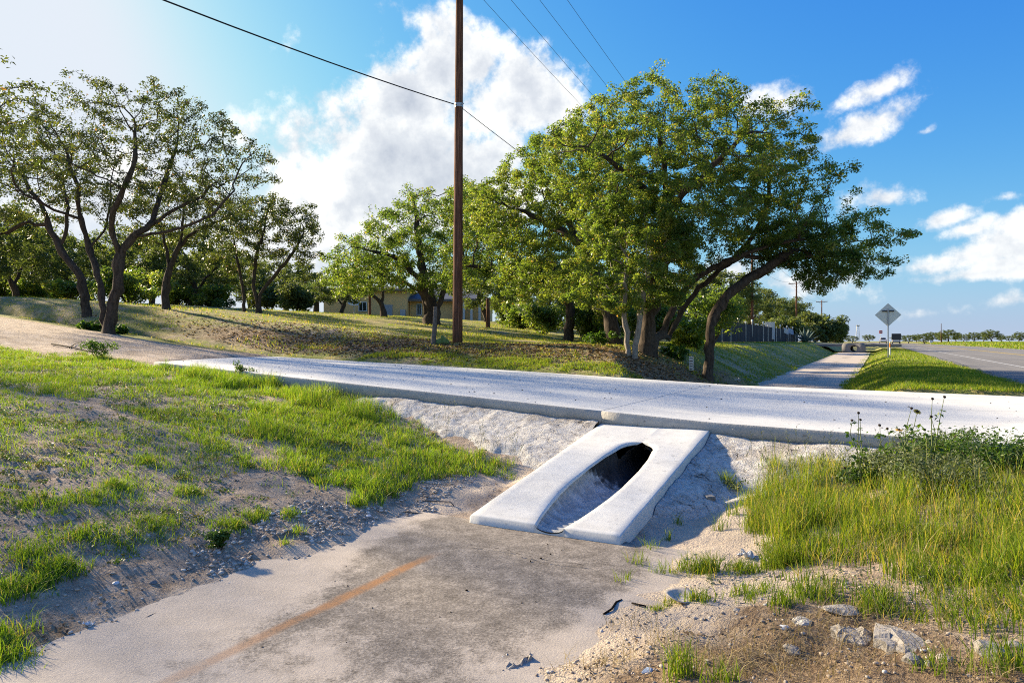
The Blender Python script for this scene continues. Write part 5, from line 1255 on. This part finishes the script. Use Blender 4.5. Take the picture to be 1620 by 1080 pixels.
# sticks
def stick(pp, r, label, mat='char', name='stick', branch=None):
    pts = [on_ground(px, py, r * 1.2) for px, py in pp]; o0 = pts[0].copy(); mb = MB(); n = len(pts)
    mb.tube([q - o0 + Vector((0, 0, random.uniform(0, r))) for q in pts], [r * (1 - .5 * i / n) * random.uniform(.8, 1.2) for i in range(n)], 6)
    if branch:
        bp = [on_ground(px, py, r) - o0 for px, py in branch]; mb.tube(bp, [r * .6, r * .4, r * .25][:len(bp)], 5)
    o = mb.build(name, M[mat], smooth=True); o.location = o0; return tag(o, label, 'stick')
stick([(955, 974), (968, 966), (975, 956), (984, 951)], .008, 'short charred stick standing out of the sand by the plate', branch=[(975, 956), (990, 954), (998, 953)])
stick([(1000, 957), (1015, 960), (1022, 961)], .007, 'charred stub right of the short charred stick')
stick([(660, 795), (690, 797), (713, 797), (718, 804)], .008, 'thin twig on the sand left of the end slab', 'greywood')
stick([(640, 812), (670, 815), (700, 816)], .006, 'lower thin twig on the sand left of the end slab', 'greywood')
stick([(182, 1024), (200, 1010), (222, 988), (236, 978), (250, 973)], .008, 'forked twig at the left margin of the ditch floor', 'greywood', branch=[(222, 988), (240, 985), (262, 975)])
stick([(45, 1080), (75, 1058), (100, 1040), (116, 1036)], .009, 'long twig lying along the lower left margin', 'greywood')
stick([(82, 547), (110, 552), (140, 558), (170, 561)], .02, 'dark fallen branch on the dirt track', 'char', branch=[(110, 552), (118, 546), (130, 543)])
stick([(720, 857), (727, 853)], .006, 'short bluish stick on the ditch floor', 'block'); stick([(703, 881), (712, 876), (716, 874)], .004, 'pale straw stick on the ditch floor', 'greywood')
stick([(925, 954), (940, 950)], .004, 'small twig on the pale sand drift', 'char'); stick([(826, 968), (838, 971)], .004, 'dark splinter on the ditch floor', 'char')
# acorn-like dark bits on the concrete and floor
rg = np.random.default_rng(820); P = sample_poly([(640, 870), (900, 850), (950, 900), (800, 1000), (500, 1050), (350, 1060), (500, 920)], 7, 821)
V, F3, v = stones(P, .004 + .005 * rg.random(len(P)) ** 2, 822, .9, .9); V[:, 2] += .03; o = mesh_np('dark_specks', V, None, M['char'], F3=F3); tag(o, 'dark dried berries and specks scattered on the ditch floor', 'specks', kind='stuff')
P = np.stack([rg.uniform(-13, 2, 260), rg.uniform(DY0 + .1, DY1 - .1, 260)], -1); sz = .005 + .012 * rg.random(260) ** 2
V, F3, v = stones(P, sz, 823); V = V.reshape(260, 12, 3); V[..., 2] += (drive_z(P[:, 0], P[:, 1]) + sz * .2 - V[..., 2].mean(1))[:, None]; o = mesh_np('drive_specks', V.reshape(-1, 3), None, M['seed'], F3=F3); tag(o, 'dark leaf bits and dirt specks scattered on the driveway', 'specks', kind='stuff')
# dead leaves under the huge oak and dry grass mats
def litter_leaves(P, lsize, seed, name, label, mat, lift=.012):
    rg = np.random.default_rng(seed); n = len(P); z = tz(P[:, 0], P[:, 1]) + lift * rg.uniform(.3, 2.2, n); Pc = np.stack([P[:, 0], P[:, 1], z], -1)
    nr = rg.normal(size=(n, 3)) * .5; nr[:, 2] = 1; nr /= np.linalg.norm(nr, axis=1)[:, None]; ax = np.cross(nr, rg.normal(size=(n, 3))); ax /= np.linalg.norm(ax, axis=1)[:, None]; bx = np.cross(nr, ax)
    ln = lsize * rg.uniform(.5, 1.4, n)[:, None]; wd = ln * .25
    V = np.stack([Pc - ax * ln * .5, Pc + bx * wd, Pc + ax * ln * .5, Pc - bx * wd], 1).reshape(-1, 3)
    o = mesh_np(name, V, np.arange(n * 4).reshape(-1, 4), M[mat], attrs={'v': ('FACE', rg.random(n))}); return tag(o, label, 'leaf litter', kind='stuff')
rg = np.random.default_rng(830); P = np.stack([rg.normal(-6.5, 3.2, 9000), rg.normal(18.6, 2.2, 9000)], -1); P = P[(P[:, 1] > 15.4) & (P[:, 0] < -3.3)]
litter_leaves(P, .09, 831, 'fallen_leaves', 'brown fallen leaves under the huge oak', 'litterleaf')
P = np.stack([rg.normal(-14, 4.5, 9000), rg.normal(17.3, 1.1, 9000)], -1); P = P[P[:, 1] > 15.5]; litter_leaves(P, .1, 832, 'mown_thatch', 'brown thatch and dead leaves on the ground round the utility pole', 'litterleaf')
P = np.vstack([sample_poly([(180, 1080), (260, 960), (430, 880), (300, 880), (60, 990), (20, 1080)], 420, 833, .0), sample_poly([(900, 1080), (1000, 1000), (1200, 990), (1620, 1060), (1620, 1100)], 420, 834, .0), sample_poly([(1130, 690), (1340, 715), (1330, 730), (1130, 705)], 400, 835)])
litter_leaves(P, .026, 836, 'ground_litter', 'dark bits of leaf litter on the sandy banks', 'litterleaf', .006)
SF = Field()
for i, (px, py, r, n) in enumerate([(1230, 1040, .3, 150), (1150, 1050, .25, 110), (960, 1050, .2, 60), (1330, 1000, .25, 80), (1420, 990, .3, 100), (1290, 1065, .3, 110), (1060, 1010, .2, 30), (1550, 1060, .2, 80), (60, 720, .5, 60), (130, 700, .5, 50), (700, 760, .2, 30), (1000, 990, .15, 25)]):
    c = gpt(px, py); r_ = np.random.default_rng(840 + i); P = c + r_.normal(0, r * .5, (n, 2)); SF.add(P, np.full(n, .14), .003, seed=860 + i, per=2, spread=.03, lean=1.25, seg=3)
SF.build('dry_grass', 'straw', 'flattened dry straw on the bare banks')

# ------------------------------------------------------------------ utility poles and wires
def pole(x, y, h, r, label, arm_z=None, arm=2.4, sides=14, lean=(0, 0)):
    z = tz1(x, y); e = empty('utility_pole', (x, y, z)); tag(e, label, 'utility pole', 'utility poles along the road'); mb = MB()
    zz = np.linspace(-.3, h, 26); mb.tube([(lean[0] * q / h, lean[1] * q / h, q) for q in zz], [r * (1 - .36 * max(0, q) / h) * (1 + .012 * math.sin(q * 7)) for q in zz], sides)
    mb.build('shaft', M['pole'], e, smooth=True)
    if arm_z:
        a = MB(); a.box((lean[0], .12 + lean[1], arm_z), (arm, .1, .13)); ar = a.build('crossarm', M['pole'], e)
        for s in (-.47, -.16, .16, .47):
            i_ = MB(); i_.tube([(arm * s + lean[0], .12, arm_z + .06), (arm * s + lean[0], .12, arm_z + .16), (arm * s + lean[0], .12, arm_z + .2), (arm * s + lean[0], .12, arm_z + .26)], [.02, .035, .05, .03], 8); i_.build('insulator', M['trim'], ar)
        for s in (-1, 1):
            b = MB(); b.tube([(lean[0], .1, arm_z - .7), (s * arm * .3 + lean[0], .1, arm_z - .04)], .02, 5); b.build('brace', M['metal'], e)
    return e, z
main, zm = pole(-12.0, 18.5, 14.2, .165, 'tall reddish-brown wooden utility pole standing behind the driveway', 13.4, 3.2, 20, (.1, 0))
band = MB(); band.tube([(.055, 0, 7.60), (.055, 0, 7.72)], .14, 16); band.tube([(.055, .0, 7.66), (.3, -.1, 7.66)], .02, 6); band.build('cable_clamp', M['metal'], main)
pc = on_ground(733, 541); 
far_poles = []
for i, (px, d, h) in enumerate([(1190, 72, 9.8), (1260, 110, 9.8), (1300, 157, 9.6)]):
    p = at(px, 540, d); e, z = pole(p.x, p.y, h, .17, ['utility pole behind the black fence, nearest of the far poles', 'utility pole with crossarm beside the agave', 'farthest large utility pole with crossarm by the roadside trees'][i], h - .35, 2.4, 10); far_poles.append((p.x, p.y, z, h))
for i, (px, d, h, lab) in enumerate([(1275, 150, 6.3, 'short thin pole between the two crossarm poles'), (838, 52, 4.2, 'thin dark pole beyond the lot, right of the tan house'), (585, 48, 2.9, 'short dark post in front of the tan house wall'), (772, 44, 1.9, 'stout wooden post at the right end of the tan house')]):
    p = at(px, 540, d); e, z = pole(p.x, p.y, h, .1 if i < 3 else .16, lab, None, sides=8); e.name = 'wooden_post'; e['category'] = 'post'; del e['group']
def wire(a, b, sag, r, label, group=None):
    a, b = Vector(a), Vector(b); pts = [a.lerp(b, t) - Vector((0, 0, 4 * sag * t * (1 - t))) for t in np.linspace(0, 1, 33)]
    mb = MB(); mb.tube([p - a for p in pts], r, 5, False); o = mb.build('overhead_wire', M['wire'], smooth=True); o.location = a; return tag(o, label, 'wire', group)
f0 = far_poles[0]; cz = zm + 7.66
wire((-12.7, -28, 9.3), (-11.95, 18.5, cz), 1.55, .017, 'thick black cable running from the pole to the upper left')
wire((-11.95, 18.5, cz), (f0[0], f0[1], 8.2), 1.5, .012, 'black cable running from the pole down behind the oaks')
for i, s in enumerate((-.47, -.16, .16, .47)):
    wire((-12 + 3.2 * s + .1, 18.62, zm + 13.66), (f0[0] + 2.4 * s, f0[1] + .12, f0[2] + f0[3] - .09), 1.0, .008, '%s of the four thin power lines above the huge oak, from the left' % ['first', 'second', 'third', 'fourth'][i], 'power lines')
for k in range(2):
    a, b = far_poles[k], far_poles[k + 1]
    for i, s in enumerate((-.47, .47)):
        wire((a[0] + 2.4 * s, a[1] + .12, a[2] + a[3] - .09), (b[0] + 2.4 * s, b[1] + .12, b[2] + b[3] - .09), .9, .012, 'far %s power line between the %s far poles' % (['left', 'right'][i], ['first and second', 'second and third'][k]), 'far power lines')

# leaning fence stub with prickly pear
a = on_ground(685, 545); top = at(689, 485, (a - cam.location).dot(Vector((-ST, CT, 0)))); mb = MB(); mb.tube([(0, 0, -.1), tuple((top - a) * .5 + Vector((.02, 0, 0))), tuple(top - a)], [.085, .075, .06], 7); o = mb.build('fence_stub', M['greywood']); o.location = a; tag(o, 'weathered leaning fence stub left of the utility pole', 'post')
pp = on_ground(699, 544); e = empty('prickly_pear', tuple(pp)); tag(e, 'low prickly pear cactus between the leaning stub and the utility pole', 'cactus')
for i, (x, z, r, yaw, tl) in enumerate([(-.12, .13, .15, .3, .3), (.1, .17, .17, -.5, .1), (.26, .13, .13, .2, -.4), (-.3, .1, .11, 0, .5), (.02, .34, .1, .4, .2)]):
    bm = bmesh.new(); bmesh.ops.create_uvsphere(bm, u_segments=12, v_segments=8, radius=1); me = bpy.data.meshes.new('pad')
    for v_ in bm.verts: k = .8 + .2 * (v_.co.z + 1) / 2; v_.co = Vector((v_.co.x * r * k, v_.co.y * .028, v_.co.z * r * 1.2))
    bm.to_mesh(me); bm.free(); me.materials.append(M['cactus']); me.polygons.foreach_set('use_smooth', np.ones(len(me.polygons), bool)); q = bpy.data.objects.new('pad', me); link(q, e); q.scale = (.6, .6, .6); q.location = (x * .6 * CT, x * .6 * ST, z * .6); q.rotation_euler = (0, tl, TH + yaw)

# ------------------------------------------------------------------ house
hp = at(640, 540, 68); HZ = tz1(hp.x, hp.y) - .4
house = empty('house', (hp.x, hp.y, HZ), TH); tag(house, 'tan stucco house with dark slate roof half hidden by oaks', 'house')
def hx(px): return (px - 640) / FPX * 68
def hz(py): return CAMZ + (540 - py) / FPX * 68 - HZ
mb = MB(); mb.box((hx(578), 4, hz(458) / 2), (hx(644) - hx(512), 8, hz(458))); mb.build('wall', M['wall'], house)
mb = MB(); mb.box((hx(710), 5, hz(472) / 2), (hx(775) - hx(645), 7.5, hz(472))); mb.build('wall', M['wall'], house)
def hip(x0, x1, y0, y1, z0, z1, o_=.5):
    m = MB(); x0 -= o_; x1 += o_; y0 -= o_; y1 += o_; r = min(y1 - y0, x1 - x0) * .42
    m.v = [Vector(q) for q in [(x0, y0, z0), (x1, y0, z0), (x1, y1, z0), (x0, y1, z0), (x0 + r, (y0 + y1) / 2, z1), (x1 - r, (y0 + y1) / 2, z1)]]
    m.f = [[0, 1, 5, 4], [1, 2, 5], [2, 3, 4, 5], [3, 0, 4], [3, 2, 1, 0]]; return m
r1 = hip(hx(512), hx(644), 0, 8, hz(458), hz(446)).build('roof', M['roof'], house); r2 = hip(hx(638), hx(772), 1.25, 8.75, hz(473), hz(448), .6).build('roof', M['roof'], house)
f_ = MB(); f_.box((hx(705), .6, hz(474)), (hx(772) - hx(638) + 1.2, .08, .22)); f_.build('fascia', M['greywood'], r2)
f_ = MB(); f_.box((hx(578), -.54, hz(459)), (hx(644) - hx(512) + 1.0, .08, .2)); f_.build('fascia', M['greywood'], r1)
for (a_, b_, c_, d_, y_) in ((568, 580, 478, 492, 0), (657, 664, 480, 497, 1.25)):
    m_ = MB(); m_.box((hx((a_ + b_) / 2), y_ - .02, (hz(c_) + hz(d_)) / 2), (hx(b_) - hx(a_), .06, hz(c_) - hz(d_))); wn = m_.build('window', M['glass'], house)
    m_ = MB(); X0, X1, Z0, Z1 = hx(a_), hx(b_), hz(d_), hz(c_)
    for cx_, cz_, sx_, sz_ in (((X0 + X1) / 2, Z1, X1 - X0 + .1, .08), ((X0 + X1) / 2, Z0, X1 - X0 + .1, .08), (X0, (Z0 + Z1) / 2, .08, Z1 - Z0), (X1, (Z0 + Z1) / 2, .08, Z1 - Z0), ((X0 + X1) / 2, (Z0 + Z1) / 2, .05, Z1 - Z0)): m_.box((cx_, y_ - .06, cz_), (sx_, .05, sz_))
    m_.build('window_frame', M['trim'], wn)
m_ = MB(); m_.box((hx(614), -.03, (hz(482) + 0) / 2), (hx(621) - hx(607), .08, hz(482))); m_.build('door', M['door'], house)
for px in (720, 733, 745, 758): m_ = MB(); m_.box((hx(px), .9, hz(474) / 2), (.22, .22, hz(474))); m_.build('porch_post', M['trim'], house)
m_ = MB(); m_.box((hx(638), -.2, hz(492) / 2 + .3), (.5, .3, .8)); m_.build('meter_box', M['metal'], house)
# satellite dish
sp_ = at(560, 540, 58); z = tz1(sp_.x, sp_.y); e = empty('satellite_dish', (sp_.x, sp_.y, z), TH); tag(e, 'white satellite dish on a post in front of the tan house', 'satellite dish'); m_ = MB(); m_.tube([(0, 0, 0), (0, 0, 1.0)], .04, 8); m_.build('mast', M['metal'], e)
V = []; F = []; 
for i in range(7):
    for k in range(18): t = 6.2832 * k / 18; rr = .52 * i / 6; V.append((rr * math.cos(t), .5 * rr * rr, rr * math.sin(t) * .8))
for i in range(6):
    for k in range(18): F.append([i * 18 + k, i * 18 + (k + 1) % 18, (i + 1) * 18 + (k + 1) % 18, (i + 1) * 18 + k])
q = mesh_np('reflector', V, F, M['white'], e, smooth=True); q.location = (0, -.05, 1.2); q.rotation_euler = (-.9, 0, .4)
# fan palm
pm = at(500, 540, 60); z = tz1(pm.x, pm.y); e = empty('fan_palm', (pm.x, pm.y, z)); tag(e, 'short bright green fan palm left of the tan house', 'palm tree'); m_ = MB(); m_.tube([(0, 0, -.2), (.05, 0, .9), (0, 0, 1.7)], [.3, .24, .2], 10); m_.build('trunk', M['bark'], e)
rg = np.random.default_rng(900); V = []; F = []; vv = []
for i in range(34):
    a_ = rg.random() * 6.28; el_ = rg.uniform(-.4, 1.3); dv = np.array([math.cos(a_) * math.cos(el_), math.sin(a_) * math.cos(el_), math.sin(el_)]); st_ = np.array([0, 0, 1.7]); c = st_ + dv * rg.uniform(.6, .95)
    s1 = np.cross(dv, [0, 0, 1.0]); s1 /= np.linalg.norm(s1) + 1e-9
    b = len(V); V += [st_ - s1 * .015, st_ + s1 * .015, c + s1 * .015, c - s1 * .015]; F.append([b, b + 1, b + 2, b + 3]); vv.append(.3)
    for k in range(13):
        t = (k - 6) / 6 * 1.35; ld = dv * math.cos(t) + s1 * math.sin(t); ld[2] -= .15 * abs(t); tip = c + ld * .75; m_ = c + ld * .4; sd_ = np.cross(ld, dv); n_ = np.linalg.norm(sd_); sd_ = (np.cross(ld, [0, 0, 1.0]) if n_ < .1 else s1 * math.cos(t) - dv * math.sin(t)); sd_ = sd_ / (np.linalg.norm(sd_) + 1e-9) * .05
        b = len(V); V += [c, m_ + sd_, tip - np.array([0, 0, .08]), m_ - sd_]; F.append([b, b + 1, b + 2, b + 3]); vv.append(rg.random())
mesh_np('fronds', np.array(V), F, M['palm'], e, attrs={'v': ('FACE', vv)})

# ------------------------------------------------------------------ black-screened fence, board, agave
A0, A1 = at(1126, 528, 49), at(1262, 540, 104); n = 17
fence = empty('screened_fence', (A0.x, A0.y, tz1(A0.x, A0.y))); tag(fence, 'black-screened fence with pale metal posts along the bank', 'fence'); FO = fence.location.copy(); prev = None
for i in range(n + 1):
    p = A0.lerp(A1, i / n); z = tz1(p.x, p.y); q = Vector((p.x, p.y, z)) - FO; m_ = MB(); m_.tube([q - Vector((0, 0, .2)), q + Vector((0, 0, 1.85)), q + Vector((0, 0, 1.9))], [.045, .045, .02], 8)
    ps = m_.build('post', M['metal'] if i % 3 else M['greywood'], fence)
    if i % 2 == 1: m_ = MB(); m_.tube([q + Vector((0, 0, 1.9)), q + Vector((0, 0, 2.02)), q + Vector((0, 0, 2.14)), q + Vector((0, 0, 2.2))], [.05, .1, .1, .04], 8); m_.build('post_cap', M['white'], ps)
    if prev is not None:
        dv = (q - prev).normalized(); pts = []; k = 6
        m_ = MB(); V_ = []
        for s in range(k + 1):
            t = s / k; b_ = prev.lerp(q, t); sg = .05 * math.sin(math.pi * t) * random.uniform(.4, 1); V_ += [b_ + Vector((.06 * math.sin(t * 9 + i), 0, .05)), b_ + Vector((0, 0, 1.72 - sg))]
        m_.v = V_; m_.f = [[2 * s, 2 * s + 2, 2 * s + 3, 2 * s + 1] for s in range(k)]; pn = m_.build('screen_panel', M['fabric'], fence); so_ = pn.modifiers.new('thick', 'SOLIDIFY'); so_.thickness = .012
    prev = q
def gpole(px, d): p = at(px, 540, d); return Vector((p.x, p.y, tz1(p.x, p.y)))
p = gpole(1218, 78); m_ = MB(); m_.box((0, 0, 1.35), (1.05, .04, 1.95)); o = empty('notice_board', tuple(p), TH - .3); tag(o, 'blank white upright board fixed before the black fence', 'board'); m_.build('panel', M['white'], o)
for s in (-.5, .5): m_ = MB(); m_.box((s, .03, 1.0), (.06, .06, 2.2)); m_.build('post', M['metal'], o)
for i, (px, d) in enumerate(((1239, 88), (1247, 90))):
    p = gpole(px, d); e = empty('hanging_flag', tuple(p), TH); tag(e, ['striped pale flag hanging by the fence, left of two', 'striped pale flag hanging by the fence, right of two'][i], 'flag'); m_ = MB(); m_.tube([(0, 0, -.1), (0, 0, 2.0)], .025, 6); m_.build('staff', M['metal'], e)
    V_ = []; 
    for a_ in range(7):
        for b_ in range(5): V_.append((.02 + .11 * a_, .07 * math.sin(a_ * 1.4 + b_), 1.95 - .17 * b_ - .05 * a_))
    F = [[a_ * 5 + b_, a_ * 5 + b_ + 1, a_ * 5 + b_ + 6, a_ * 5 + b_ + 5] for a_ in range(6) for b_ in range(4)]; mesh_np('cloth', V_, F, M['litter_blue'] if i else M['trim'], e)
p = gpole(1274, 92); e = empty('agave', tuple(p)); tag(e, 'big blue-grey spiky agave on the far bank by the fence end', 'agave'); rg = np.random.default_rng(910)
for i in range(30):
    a_ = i * 2.399; el_ = .25 + 1.15 * (i / 30); L_ = rg.uniform(1.7, 2.3); h_ = Vector((math.cos(a_) * math.cos(el_), math.sin(a_) * math.cos(el_), math.sin(el_))); s_ = Vector((-math.sin(a_), math.cos(a_), 0)); u_ = h_.cross(s_)
    m_ = MB(); pts = [(0, .10), (.35, .17), (.75, .1), (1, .005)]; V_ = []
    for t, w__ in pts: c = h_ * L_ * t - Vector((0, 0, .25 * t * t * math.cos(el_))); V_ += [c - s_ * w__, c - u_ * w__ * .45, c + s_ * w__]
    m_.v = V_; m_.f = [[3 * r_ + c_, 3 * r_ + c_ + 1, 3 * r_ + c_ + 4, 3 * r_ + c_ + 3] for r_ in range(3) for c_ in range(2)]; lf = m_.build('leaf', M['agave'], e); so_ = lf.modifiers.new('thick', 'SOLIDIFY'); so_.thickness = .03

# ------------------------------------------------------------------ next culvert headwall down the ditch
hw_ = empty('culvert_headwall', (-2.6, 82, .42)); tag(hw_, 'small grey concrete headwall with round pipe across the far ditch', 'culvert'); n = 24
V = []; F = []; W2, H2, rp, cz_ = 1.15, 1.0, .33, .42
for y_ in (0, .35):
    for k in range(n): t = 6.2832 * k / n; V.append((rp * math.cos(t), y_, cz_ + rp * math.sin(t)))
    for k in range(n):
        t = 6.2832 * k / n; c, s = math.cos(t), math.sin(t); m = max(abs(c) / W2, abs(s) / (H2 / 2 + .08)); V.append((c / m, y_, max(-.1, cz_ + s / m)))
for k in range(n):
    j = (k + 1) % n; F += [[k, j, n + j, n + k], [2 * n + k, 3 * n + k, 3 * n + j, 2 * n + j], [k, 2 * n + k, 2 * n + j, j], [n + k, n + j, 3 * n + j, 3 * n + k]]
mesh_np('wall', V, F, M['headwall'], hw_)
V = []; F = []
for y_ in (.3, 9):
    for k in range(n): t = 6.2832 * k / n; V.append((rp * math.cos(t), y_, cz_ + rp * math.sin(t)))
for k in range(n): F.append([k, (k + 1) % n, n + (k + 1) % n, n + k])
mesh_np('pipe', V, F, M['darkmetal'], hw_, smooth=True)
m_ = MB(); m_.box((-2.6, 87, 1.18), (9, 8.5, .28)); far_d = m_.build('far_driveway', M['headwall']); tag(far_d, kind='structure')

# ------------------------------------------------------------------ signs
p = on_ground(1405, 567); d = (p - cam.location).dot(Vector((-ST, CT, 0))); e = empty('warning_sign', tuple(p), TH * .15); tag(e, 'diamond road sign seen from behind on a metal post', 'road sign')
sc_ = d / FPX; H_ = (567 - 498) * sc_; R_ = 18.5 * sc_
m_ = MB(); m_.box((0, 0, H_ * .5 + .05), (.055, .05, H_ + .55)); m_.build('post', M['metal'], e)
ol = []
for k in range(4):
    a_ = math.pi / 2 * k
    for q in (-.09, 0, .09):
        c_ = Vector((math.cos(a_), 0, math.sin(a_))) * R_ * (1 - abs(q) * .75); t_ = Vector((-math.sin(a_), 0, math.cos(a_))) * R_ * q * .8; v_ = c_ + t_; ol.append((v_.x, .04, v_.z + H_))
m_ = MB(); m_.prism(ol, (0, .006, 0)); pl_ = m_.build('sign_plate', M['signback'], e)
m_ = MB(); m_.box((0, .012, H_ + R_ * .33), (R_ * .9, .03, .07)); m_.build('bracket', M['darkmetal'], pl_)
for x_, z_ in ((0, .33), (0, -.3), (.4, .1)):
    m_ = MB(); m_.tube([(x_ * R_, .04, H_ + z_ * R_), (x_ * R_, .025, H_ + z_ * R_)], .014, 8); m_.build('bolt', M['darkmetal'], pl_)
# delineator behind the sign
p = on_ground(1408, 563); e = empty('delineator_post', tuple(p)); tag(e, 'slim marker post with an orange band just behind the diamond sign', 'marker'); m_ = MB(); m_.tube([(0, 0, -.05), (0, 0, .9)], .035, 8); q = m_.build('post', M['white'], e); m_ = MB(); m_.tube([(0, 0, .55), (0, 0, .82)], .039, 8); m_.build('orange_band', M['orange'], q)
# little white tract sign by the drive
p = on_ground(1094, 597); d = (p - cam.location).dot(Vector((-ST, CT, 0))); sc_ = d / FPX; e = empty('stake_sign', tuple(p), TH - .9); tag(e, 'narrow white sign on two thin black stakes at the driveway edge', 'sign')
for s in (-1, 1): m_ = MB(); m_.tube([(s * .055, 0, -.08), (s * .055, 0, 34 * sc_)], .008, 6); m_.build('stake', M['darkmetal'], e)
m_ = MB(); m_.box((0, -.012, 22 * sc_), (.15, .008, 22 * sc_)); q = m_.build('panel', M['white'], e)
for k in range(5): m_ = MB(); m_.box((0, -.0185, (13 + 4.2 * k) * sc_), (.11, .003, 1.1 * sc_)); m_.build('dark_line', M['darkmetal'], q)
# distant red sign and small dark sign, tower
for (px, py0, d, w_, h_, mt, lab, nm) in ((1393.5, 525, 215, 1.0, .95, 'red', 'distant red sign on a post beside the highway', 'red_sign'), (1371, 533, 260, .6, .6, 'darkmetal', 'tiny dark sign far down the left roadside', 'roadside_sign'), (1473, 540, 150, .7, .5, 'white', 'small pale box sign across the road', 'roadside_sign'), (1505, 534, 160, .9, .9, 'signback', 'small triangular sign back across the road', 'yield_sign')):
    p = at(px, py0, d); z = tz1(p.x, p.y); e = empty(nm, (p.x, p.y, z), TH); tag(e, lab, 'road sign'); top_ = max(.5, p.z - z)
    m_ = MB(); m_.tube([(0, .05, -.1), (0, .05, top_ + h_ * .3)], .05, 6); m_.build('post', M['metal'], e); m_ = MB()
    if nm == 'yield_sign': m_.prism([(-w_ / 2, 0, top_ + h_ / 2), (w_ / 2, 0, top_ + h_ / 2), (0, 0, top_ - h_ / 2)], (0, -.03, 0))
    else: m_.box((0, 0, top_), (w_, .05, h_))
    q = m_.build('panel', M[mt], e)
    if nm == 'red_sign': m_ = MB(); m_.box((0, -.04, top_), (.7, .02, .2)); m_.build('white_band', M['white'], q)
p = at(1357, 540, 700); z = tz1(p.x, p.y); e = empty('lattice_tower', (p.x, p.y, z)); tag(e, 'faint lattice tower on the horizon left of the road', 'tower')
m_ = MB()
for sx_ in (-1, 1):
    for sy_ in (-1, 1): m_.tube([(2 * sx_, 2 * sy_, 0), (.9 * sx_, .9 * sy_, 17)], .14, 4)
m_.build('legs', M['metal'], e); m_ = MB()
for k in range(7):
    z0, z1 = 17 * k / 7, 17 * (k + 1) / 7; a_, b_ = 2 - 1.1 * k / 7, 2 - 1.1 * (k + 1) / 7
    m_.tube([(-a_, -a_, z0), (b_, -b_, z1)], .09, 4); m_.tube([(a_, -a_, z0), (-b_, -b_, z1)], .09, 4)
m_.build('bracing', M['metal'], e); m_ = MB(); m_.box((0, 0, 16.3), (3.4, 1.6, 1.4)); m_.build('antenna', M['metal'], e)
p = at(1489, 540, 190); e, z = pole(p.x, p.y, 5.4, .12, 'thin pole in the distant tree row across the road', None, sides=6); e.name = 'wooden_post'; e['category'] = 'post'; del e['group']

# ------------------------------------------------------------------ vehicles
def vehicle(px, d, label, cat, kind):
    x = at(px, 540, d); x_, y_ = x.x, x.y; z = float(road_z(y_)) + .0; e = empty(kind, (x_, y_, z)); tag(e, label, cat); Wd, Ln = 2.0, 5.4
    m_ = MB(); prof_ = [(0, .45), (0, 1.0), (.1, 1.12), (1.7, 1.12), (1.9, 1.12), (3.9, 1.1), (5.2, 1.0), (5.4, .8), (5.4, .45)]
    m_.prism([(-Wd / 2, a_, b_) for a_, b_ in prof_], (Wd, 0, 0)); body = m_.build('body', M['carwhite'], e, bevel=.05)
    m_ = MB(); c0, c1 = (1.8, 3.9) if kind == 'pickup_truck' else (.1, 3.9)
    m_.v = [Vector(q) for q in [(-.95, c0, 1.1), (.95, c0, 1.1), (.95, c1, 1.1), (-.95, c1, 1.1), (-.75, c0 + .25, 1.85), (.75, c0 + .25, 1.85), (.75, c1 - .7, 1.85), (-.75, c1 - .7, 1.85)]]; m_.f = [[0, 1, 5, 4], [1, 2, 6, 5], [2, 3, 7, 6], [3, 0, 4, 7], [4, 5, 6, 7]]; m_.build('cabin', M['carwhite'], e, bevel=.04)
    m_ = MB(); m_.prism([(-.78, c0 - .0, 1.2), (.78, c0 - .0, 1.2), (.66, c0 + .2, 1.78), (-.66, c0 + .2, 1.78)], (0, -.03, 0)); m_.build('rear_window', M['glass'], e)
    for s in (-1, 1):
        for y0 in (1.1, 4.3):
            m_ = MB(); m_.tube([(s * .78, y0, .38), (s * .85, y0, .38), (s * 1.0, y0, .38), (s * 1.03, y0, .38)], [.3, .38, .38, .3], 14); wh = m_.build('wheel', M['tyre'], e); m_ = MB(); m_.tube([(s * 1.0, y0, .38), (s * 1.045, y0, .38)], .2, 10); m_.build('rim', M['metal'], wh)
        m_ = MB(); m_.box((s * .9, -.02, .9), (.16, .06, .3)); m_.build('tail_light', M['carred'], e)
        m_ = MB(); m_.box((s * 1.08, 3.5, 1.2), (.2, .12, .18)); m_.build('mirror', M['darkmetal'], e)
    m_ = MB(); m_.box((0, -.08, .52), (1.9, .16, .2)); m_.build('bumper', M['darkmetal'], e)
    if kind == 'box_truck':
        m_ = MB(); m_.box((0, 1.3, 2.0), (2.3, 2.9, 1.7)); m_.build('dark_load_box', M['darkmetal'], e, bevel=.04)
    return e
vehicle(1397, 215, 'white pickup driving away, farther and left of the two vehicles', 'pickup', 'pickup_truck')
vehicle(1418, 190, 'white truck with a dark load box, right of the two vehicles on the road', 'truck', 'box_truck')
